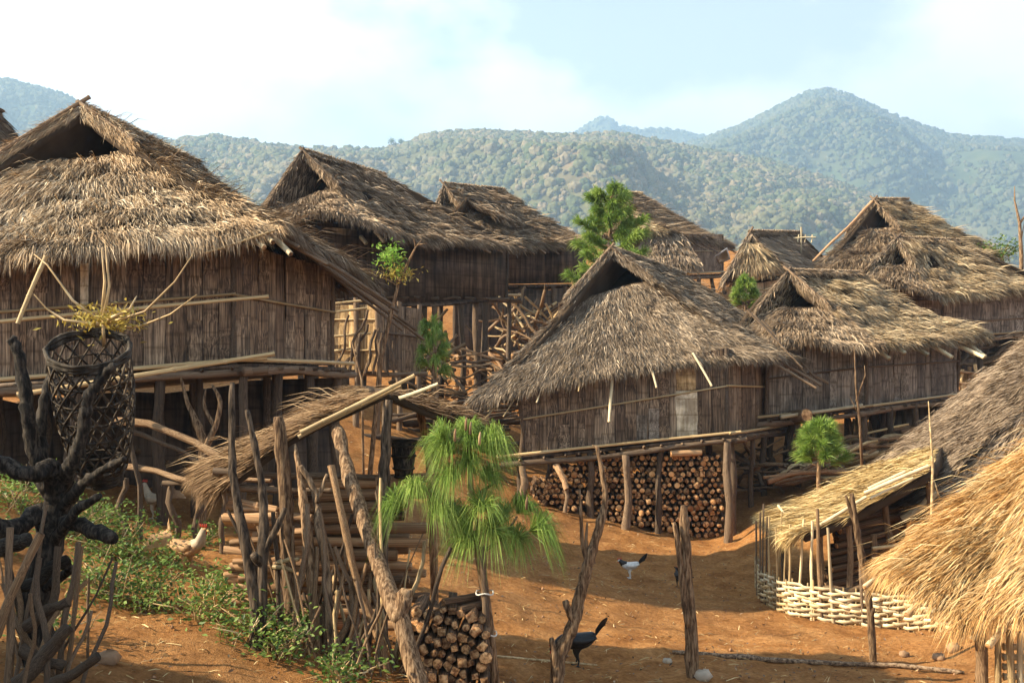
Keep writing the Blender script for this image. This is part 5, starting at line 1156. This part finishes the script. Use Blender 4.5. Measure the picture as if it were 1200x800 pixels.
def small_pine(label, base, H, shoots, L, W, rx, seed, name='young_pine', nneed=110, lean=(0, 0), z0=.25, droop=.35):
    random.seed(seed); t = thing(name, label, 'pine tree', base); mb = MB(); top = base+Vector((lean[0], lean[1], H))
    mb.tube([base-Vector((0, 0, .1)), lerp(base, top, .5)+Vector((R(-.03, .03)*H, 0, 0)), top], [.022*H+.015, .016*H+.01, .012], 7, wob=.06)
    nb = Blades()
    for k in range(shoots):
        f = z0+(1-z0)*(k/shoots)**.8; a = k*2.4+R(-.3, .3); ln = rx*(1-.75*((f-z0)/(1-z0))**1.3)*R(.55, 1.1); o_ = lerp(base, top, f)
        tip = o_+Vector((math.cos(a)*ln, math.sin(a)*ln, ln*.45)); mb.tube([o_, lerp(o_, tip, .5)-Vector((0, 0, .02)), tip], [.012*H*.5+.006, .008, .005], 5)
        for q in (.45, .75, 1.0): needles(nb, lerp(o_, tip, q), (tip-o_).normalized()+Vector((0, 0, .35)), nneed, L, W, droop, .8, .15*H*.3)
    needles(nb, top-Vector((0, 0, .1)), (0, 0, 1), nneed*2, L, W, .1, .6, .2)
    link('trunk', mb.mesh('trunk', M['weather_m'], True), t); link('needles', nb.mesh('needles', M['pine']), t, kind='stuff')
    return t
def gp(px, d): 
    p = P(px, 0, d); return Vector((p.x, p.y, gz1(p.x, p.y)))
b_ = gp(716, 34); small_pine('tall bright green pine behind the ridge of the main house', b_, P(0, 228, 34).z-b_.z, 46, .34, .016, 1.35, 3, nneed=130, z0=.35)
b_ = gp(961, 21.0); small_pine('small round pine beside the stilts of the grey-walled house', b_, P(0, 503, 21).z-b_.z, 22, .23, .010, .42, 4, nneed=110, z0=.6, droop=.22)
b_ = gp(873, 36); small_pine('little pine in front of the small gabled hut', b_, P(0, 330, 36).z-b_.z, 16, .26, .018, .42, 5, nneed=80, z0=.68)
b_ = gp(508, 20); small_pine('thin drooping pine sapling beside the shed roof poles', b_, P(0, 382, 20).z-b_.z, 13, .19, .009, .18, 6, nneed=70, z0=.72, droop=.9)
random.seed(77)
# thin broken tree with a clump of fresh leaves
ft = thing('broken_sapling', 'thin bare trunk with one clump of fresh green leaves', 'tree', gp(430, 17.5)); DS = 17.5
mb = MB(); g_ = gp(428, DS)
mb.tube([g_-Vector((0, 0, .2)), P(446, 420, DS), P(458, 370, DS), P(466, 335, DS), P(478, 308, DS), P(487, 290, DS), P(494, 281, DS)], [.04, .035, .03, .026, .022, .015, .006], 7, wob=.1)
for pts in ([(487, 290), (485, 280)], [(489, 287), (501, 285)], [(466, 335), (462, 312), (460, 298)], [(466, 335), (450, 325)]): mb.tube([P(x, y, DS) for x, y in pts], [.014, .005] if len(pts) == 2 else [.014, .01, .006], 5)
link('trunk', mb.mesh('trunk', M['weather_m'], True), ft)
c = np.array(P(457, 301, DS)); c2 = np.array(P(466, 322, DS))
link('leaves', leaves_mesh('leaves', np.concatenate([c+rng.normal(0, 1, (260, 3))*np.array([.10, .1, .10]), np.array(P(468, 318, DS))+rng.normal(0, 1, (60, 3))*.08]), .085, 'leaf_bright', .6, .35), ft, kind='stuff')
link('dry_leaves', leaves_mesh('dry_leaves', c2+rng.normal(0, 1, (220, 3))*np.array([.15, .1, .06]), .08, 'leaf_dry', .7, .3), ft, kind='stuff')
# bare twigs by the right houses
def bare(label, base, pts, rad, subs, mat='weather', name='bare_sapling'):
    t = thing(name, label, 'tree', base); mb = MB(); mb.tube(pts, rad, 6, wob=.1)
    for s_, r_ in subs: mb.tube(s_, r_, 5)
    link('trunk', mb.mesh('trunk', M[mat+'_m'], True), t); return t
g_ = gp(1197, 38)
bare('bare leafless sapling at the right edge above the grey-walled house', g_, [g_, P(1197, 300, 38), P(1195, 262, 38), P(1189, 235, 38), P(1189, 218, 38)], [.09, .07, .05, .03, .01], [([P(1195, 262, 38), P(1203, 250, 38), P(1206, 228, 38)], [.04, .03, .01]), ([P(1196, 285, 38), P(1200, 262, 38)], [.03, .01])])
g_ = gp(1011, 24)
bare('slim bare stick tree beside the grey walls and rafter ends', g_, [g_, P(1008, 500, 24), P(1003, 450, 24), P(1001, 405, 24)], [.035, .03, .022, .008], [([P(1003, 470, 24), P(1014, 440, 24), P(1013, 428, 24)], [.02, .014, .006]), ([P(1006, 485, 24), P(996, 465, 24)], [.016, .006])])
g_ = gp(1094, 14.8)
bare('thin dry stick with withered leaves beside the straw lean-to', g_, [g_, P(1092, 600, 14.8), P(1093, 545, 14.8), P(1088, 470, 14.8)], [.022, .02, .016, .006], [([P(1093, 560, 14.8), P(1102, 585, 14.8)], [.014, .01])], 'cane')
g_ = gp(428, 17)
bare('forked dry stick standing behind the shed roof', foot(428, 470, 13.6), [foot(428, 470, 13.6), P(424, 445, 13.6), P(412, 400, 13.6)], [.02, .016, .006], [([P(424, 445, 13.6), P(432, 420, 13.6)], [.012, .005])], 'weather')

# ------------------------------------------------------------------ forked branch and post in the yard
yb = crooked('forked_branch', None, [foot(650, 815, 10.9), P(655, 772, 10.9), P(672, 730, 10.9), P(682, 688, 10.9), P(690, 658, 10.9), P(700, 625, 10.9), P(709, 590, 10.9), P(706, 555, 10.9), P(699, 522, 10.9)],
              [.085, .07, .062, .058, .055, .042, .034, .026, .016], 'weather', 9, forks=[([P(689, 660, 10.9), P(683, 640, 10.9), P(681, 610, 10.9), P(679, 573, 10.9)], [.036, .022, .018, .010]), ([P(688, 655, 10.9), P(687, 632, 10.9), P(688, 612, 10.9)], [.024, .016, .010]),
              ([P(674, 728, 10.9), P(667, 716, 10.85), P(662, 703, 10.85)], [.045, .036, .032]), ([P(654, 792, 10.9), P(650, 770, 10.85), P(646, 747, 10.85)], [.045, .035, .028]), ([P(699, 524, 10.9), P(694, 521, 10.9)], [.014, .006])])
tag(yb, 'tall forked dead branch planted in the yard beside the black rooster', 'branch')
yp = crooked('split_post', None, [foot(812, 792, 11.7), P(810, 740, 11.7), P(806, 680, 11.7), P(803, 630, 11.7), P(801, 592, 11.7)], [.072, .062, .056, .05, .036], 'weather', 8, forks=[([P(806, 735, 11.65), P(799, 680, 11.65), P(795, 640, 11.65), P(790, 612, 11.65)], [.03, .035, .032, .022])])
tag(yp, 'weathered split post with two tips in the middle of the yard', 'post')
gl_ = crooked('fallen_pole', None, [G(788, 768)+Vector((0, 0, .03)), G(860, 772)+Vector((0, 0, .03)), G(950, 779)+Vector((0, 0, .03)), G(1050, 783)+Vector((0, 0, .03)), G(1130, 792)+Vector((0, 0, .03))], [.02, .03, .03, .028, .02], 'pole_iso'); tag(gl_, 'long thin pole lying on the red earth of the yard', 'pole')
gl_ = crooked('fallen_cane', None, [G(560, 770)+Vector((0, 0, .015)), G(630, 776)+Vector((0, 0, .015)), G(700, 781)+Vector((0, 0, .015))], [.012, .012, .009], 'cane'); tag(gl_, 'pale cane lying on the ground behind the rooster', 'cane')

# ------------------------------------------------------------------ fowl: one skinned body each
def fowl(name, label, base, yaw, s, body, head_down=0., tail_up=.6, neckmat=None, tailmat=None, legmat='beak', comb=True):
    t = thing(name, label, 'chicken', base, None)
    Mx = Matrix.Translation(base) @ Matrix.Rotation(yaw, 4, 'Z') @ Matrix.Scale(s, 4)
    hx, hz = .21+.05*head_down, .47-.36*head_down
    J = {'tail': (-.20, 0, .33), 'rump': (-.13, 0, .285), 'belly': (-.02, 0, .25), 'chest': (.09, 0, .265), 'neck': (.155, 0, .33-.05*head_down), 'nk2': (lerp(.155, hx, .6), 0, lerp(.33, hz, .6)), 'head': (hx, 0, hz), 'face': (hx+.035, 0, hz-.012-.02*head_down)}
    rad = {'tail': .035, 'rump': .075, 'belly': .098, 'chest': .088, 'neck': .055, 'nk2': .036, 'head': .032, 'face': .016}
    names = list(J); vs = [J[k] for k in names]; rs = [rad[k] for k in names]; ed = [(i, i+1) for i in range(len(names)-1)]
    for sy in (-1, 1):
        i0 = len(vs); vs += [(0.0, .045*sy, .20), (.012, .05*sy, .135), (-.012, .05*sy, .065), (.0, .05*sy, .012), (.05, .06*sy, .006)]; rs += [.042, .022, .009, .008, .006]
        ed += [(2, i0)]+[(i0+k, i0+k+1) for k in range(4)]
        i1 = len(vs); vs += [(.045, .085*sy, .006), (.045, .03*sy, .006), (-.03, .05*sy, .006)]; rs += [.005]*3; ed += [(i0+3, i1), (i0+3, i1+1), (i0+3, i1+2)]
    me = bpy.data.meshes.new('body'); me.from_pydata([Mx @ Vector(v) for v in vs], ed, []); me.materials.append(M[body])
    o = link('body', me, t)
    sd = o.modifiers.new('skin', 'SKIN'); sd.use_smooth_shade = True
    for v, r_ in zip(me.skin_vertices[0].data, rs): v.radius = (r_*s, r_*s); v.use_root = False
    me.skin_vertices[0].data[2].use_root = True
    ss = o.modifiers.new('sub', 'SUBSURF'); ss.levels = 2; ss.render_levels = 2
    mb = MB()                                                      # sickle tail feathers
    for k in range(13):
        a = (k-6)*.13; L_ = .30*R(.7, 1.1); pts = []
        for q in np.linspace(0, 1, 6): pts.append(Mx @ Vector((-.19-L_*q*math.cos(tail_up+.3*a)*(1-.25*q), a*.28*q, .33+L_*math.sin(tail_up+.6*a)*q-.10*q*q*tail_up)))
        side = (Mx.to_3x3() @ Vector((0, .3, .9))).normalized()*.046*s; vs = []
        for i, p in enumerate(pts): w = side*(1-.75*(i/5)**2); vs += [p-w, p+w]
        th_ = (Mx.to_3x3() @ Vector((0, 1, 0))).normalized()*.002; n = len(vs)
        mb.add(vs+[v+th_ for v in vs], [(2*i, 2*i+1, 2*i+3, 2*i+2) for i in range(5)]+[(n+2*i+2, n+2*i+3, n+2*i+1, n+2*i) for i in range(5)])
    link('tail', mb.mesh('tail', M[tailmat or body]), t)
    for sy in (-1, 1):                                             # folded wings
        mb = MB(); vs = []
        for (x, z, w) in ((.09, .29, .03), (.03, .275, .055), (-.06, .27, .05), (-.15, .29, .022), (-.19, .30, .006)):
            y = sy*(.088-abs(x)*.12); vs += [Mx @ Vector((x, y, z-w)), Mx @ Vector((x, y+sy*.016, z)), Mx @ Vector((x, y-sy*.004, z+w*.8))]
        mb.add(vs, [(3*i+j, 3*i+j+1, 3*i+j+4, 3*i+j+3) for i in range(4) for j in range(2)]); w_ = link('wing', mb.mesh('wing', M[body], True), t)
        so = w_.modifiers.new('thick', 'SOLIDIFY'); so.thickness = .008*s
    if neckmat:
        mb = MB(); mb.tube([Mx @ Vector(J['chest'])+Vector((0, 0, .02)), Mx @ Vector(J['neck']), Mx @ Vector(J['nk2']), Mx @ Vector(J['head'])], [.075*s, .062*s, .043*s, .034*s], 9, wob=.1); link('hackle', mb.mesh('hackle', M[neckmat], True), t)
    mb = MB(); f = Vector(J['face']); mb.tube([Mx @ f, Mx @ (f+Vector((.035, 0, -.012-.02*head_down)))], [.012*s, .002*s], 6); link('beak', mb.mesh('beak', M['beak']), t)
    if comb:
        mb = MB(); h_ = Vector(J['head'])
        for k in range(4): mb.tube([Mx @ (h_+Vector((.03-.022*k, 0, .02))), Mx @ (h_+Vector((.027-.026*k, 0, .055)))], [.011*s, .003*s], 5)
        mb.tube([Mx @ (h_+Vector((.025, 0, -.02))), Mx @ (h_+Vector((.025, 0, -.055)))], [.010*s, .007*s], 5); link('comb', mb.mesh('comb', M['comb']), t)
    return t
fowl('rooster', 'black rooster with raised tail beside the forked branch', G(676, 783)+Vector((0, 0, .0)), math.pi+.15, 1.05, 'feather_black', .75, 1.0, None, 'feather_black')
fowl('hen', 'white hen with black tail walking in the shaded yard', G(738, 678), math.pi+.1, .78, 'feather_white', .25, .75, 'feather_black', 'feather_black')
fowl('hen', 'dark hen half hidden behind the split post', G(796, 688), 1.7, .7, 'feather_black', .3, .5)
fowl('hen', 'cream hen on the bank under the rail fence', G(182, 608), 2.6, 1.0, 'feather_cream', 0, .5)
fowl('hen', 'tan hen with pale neck among the shrubs on the bank', G(219, 672), -.35, 1.05, 'feather_tan', 0, .3, 'feather_cream')

# ------------------------------------------------------------------ stones, litter
def stone(label, p, s, mat='stone', name='stone'):
    bm = MB(); n = 9; vs = []
    for i in range(5):
        ph = i/4*math.pi
        for j in range(n): a = 6.283*j/n; r_ = s*R(.8, 1.2); vs.append(p+Vector((r_*math.sin(ph)*math.cos(a), r_*math.sin(ph)*math.sin(a), r_*.7*math.cos(ph)+s*.35)))
    bm.add(vs, [(i*n+j, (i+1)*n+j, (i+1)*n+(j+1) % n, i*n+(j+1) % n) for i in range(4) for j in range(n)])
    o = link(name, bm.mesh(name, M[mat])); tag(o, label, 'stone'); return o
stone('small pale stone on the lit earth behind the rooster', G(782, 778), .055, 'stone_pale'); stone('flat pale stone at the foot of the split post', G(824, 797), .1, 'stone_pale')
stone('brown clod on the path below the shrubs', G(125, 780, 6), .1); stone('stone lying in front of the nearest straw hut', G(1118, 762), .09); stone('stone beside the forked pole near the fence', G(1060, 770), .07); stone('broken tile-red stone near the straw hut posts', G(1100, 775), .08)
def litter():
    n = 6500; px = rng.uniform(-50, 1250, n); dd = 7+20*rng.uniform(0, 1, n)**1.2; x = (px-600)/F*dd; y = dd
    z = gz(x, y)+.016; a = rng.uniform(0, 6.28, n); d = np.stack([np.cos(a), np.sin(a), rng.normal(0, .08, n)], 1); nn = np.tile([0, 0, 1.], (n, 1))
    b = Blades(); b.add(np.stack([x, y, z], 1), d, nn, rng.uniform(.04, .22, n)*rng.uniform(.4, 1, n), rng.uniform(.004, .011, n), np.full(n, .02), np.full(n, .006), rng.uniform(0, 1, n))
    o = link('straw_litter', b.mesh('straw_litter', M['th_yellow']), kind='stuff'); tag(o, 'bits of straw scattered over the red earth', 'straw')
    n = 3500; px = rng.uniform(-50, 1250, n); dd = 7+18*rng.uniform(0, 1, n)**1.2; x = (px-600)/F*dd
    o = link('leaf_litter', leaves_mesh('leaf_litter', np.stack([x, dd, gz(x, dd)+.02], 1), .045, 'chip', .1, .45, .4), kind='stuff'); tag(o, 'dry leaves and wood chips scattered over the yard', 'litter')
    n = 2600; px = rng.uniform(-50, 1250, n); dd = 7+18*rng.uniform(0, 1, n)**1.3; x = (px-600)/F*dd; z = gz(x, dd); s = np.clip(rng.lognormal(-4.6, .5, n), 0, .03)
    tv = np.array([[1, 0, 0], [-.4, .9, 0], [-.5, -.8, 0], [.1, .1, .9], [0, 0, -.6]]); V = np.stack([x, dd, z+s*.3], 1)[:, None]+tv[None]*s[:, None, None]*rng.uniform(.6, 1.4, (n, 5, 1))
    fa = np.array([[0, 1, 3], [1, 2, 3], [2, 0, 3], [1, 0, 4], [2, 1, 4], [0, 2, 4]]); f = (np.arange(n)*5)[:, None, None]+fa[None]
    o = link('pebbles', mesh_np('pebbles', V.reshape(-1, 3), f, [3]*(6*n), M['pebble']), kind='stuff'); tag(o, 'pebbles and clods scattered over the red earth', 'pebbles')
litter()
# ------------------------------------------------------------------ lone trees on the crest, antenna
for k, (px, py, hp) in enumerate(((459, 170, 9), (470, 169, 7))):
    d = 1246; b0 = P(px, py, d)-Vector((0, 0, 2)); H = hp/F*d
    t = thing('lone_tree', ('taller of two tiny trees on the bare crest of the hill', 'shorter of two tiny trees on the bare crest of the hill')[k], 'tree', b0, 'lone trees on the crest'); mb = MB(); mb.tube([b0-Vector((0, 0, 6)), b0+Vector((0, 0, H*.7))], [.7, .4], 6); link('trunk', mb.mesh('trunk', M['bark']), t)
    q = np.array(b0+Vector((0, 0, H*.7)))+rng.normal(0, 1, (300, 3))*np.array([H*.22, H*.22, H*.22]); link('crown', leaves_mesh('crown', q, 1.6, 'leaf', tone=.4), t, kind='stuff')
g_ = gp(939, 41.5)
an = thing('antenna', 'thin pale aerial standing behind the small gabled hut', 'antenna', g_)
pole(an, 'mast', g_, P(939, 266, 41.5), .03, 'cane_pale'); pole(an, 'crossbar', P(930, 279, 41.5), P(956, 278, 41.5), .025, 'cane_pale')
for x in (936, 944, 952): pole(an, 'element', P(x, 275, 41.5), P(x-1, 284, 41.5), .018, 'cane_pale')
print('TRIS', sum(sum(len(p.vertices)-2 for p in m.polygons) if len(m.polygons) < 5000 else len(m.polygons)*1.5 for m in bpy.data.meshes), 'OBJS', len(bpy.data.objects))
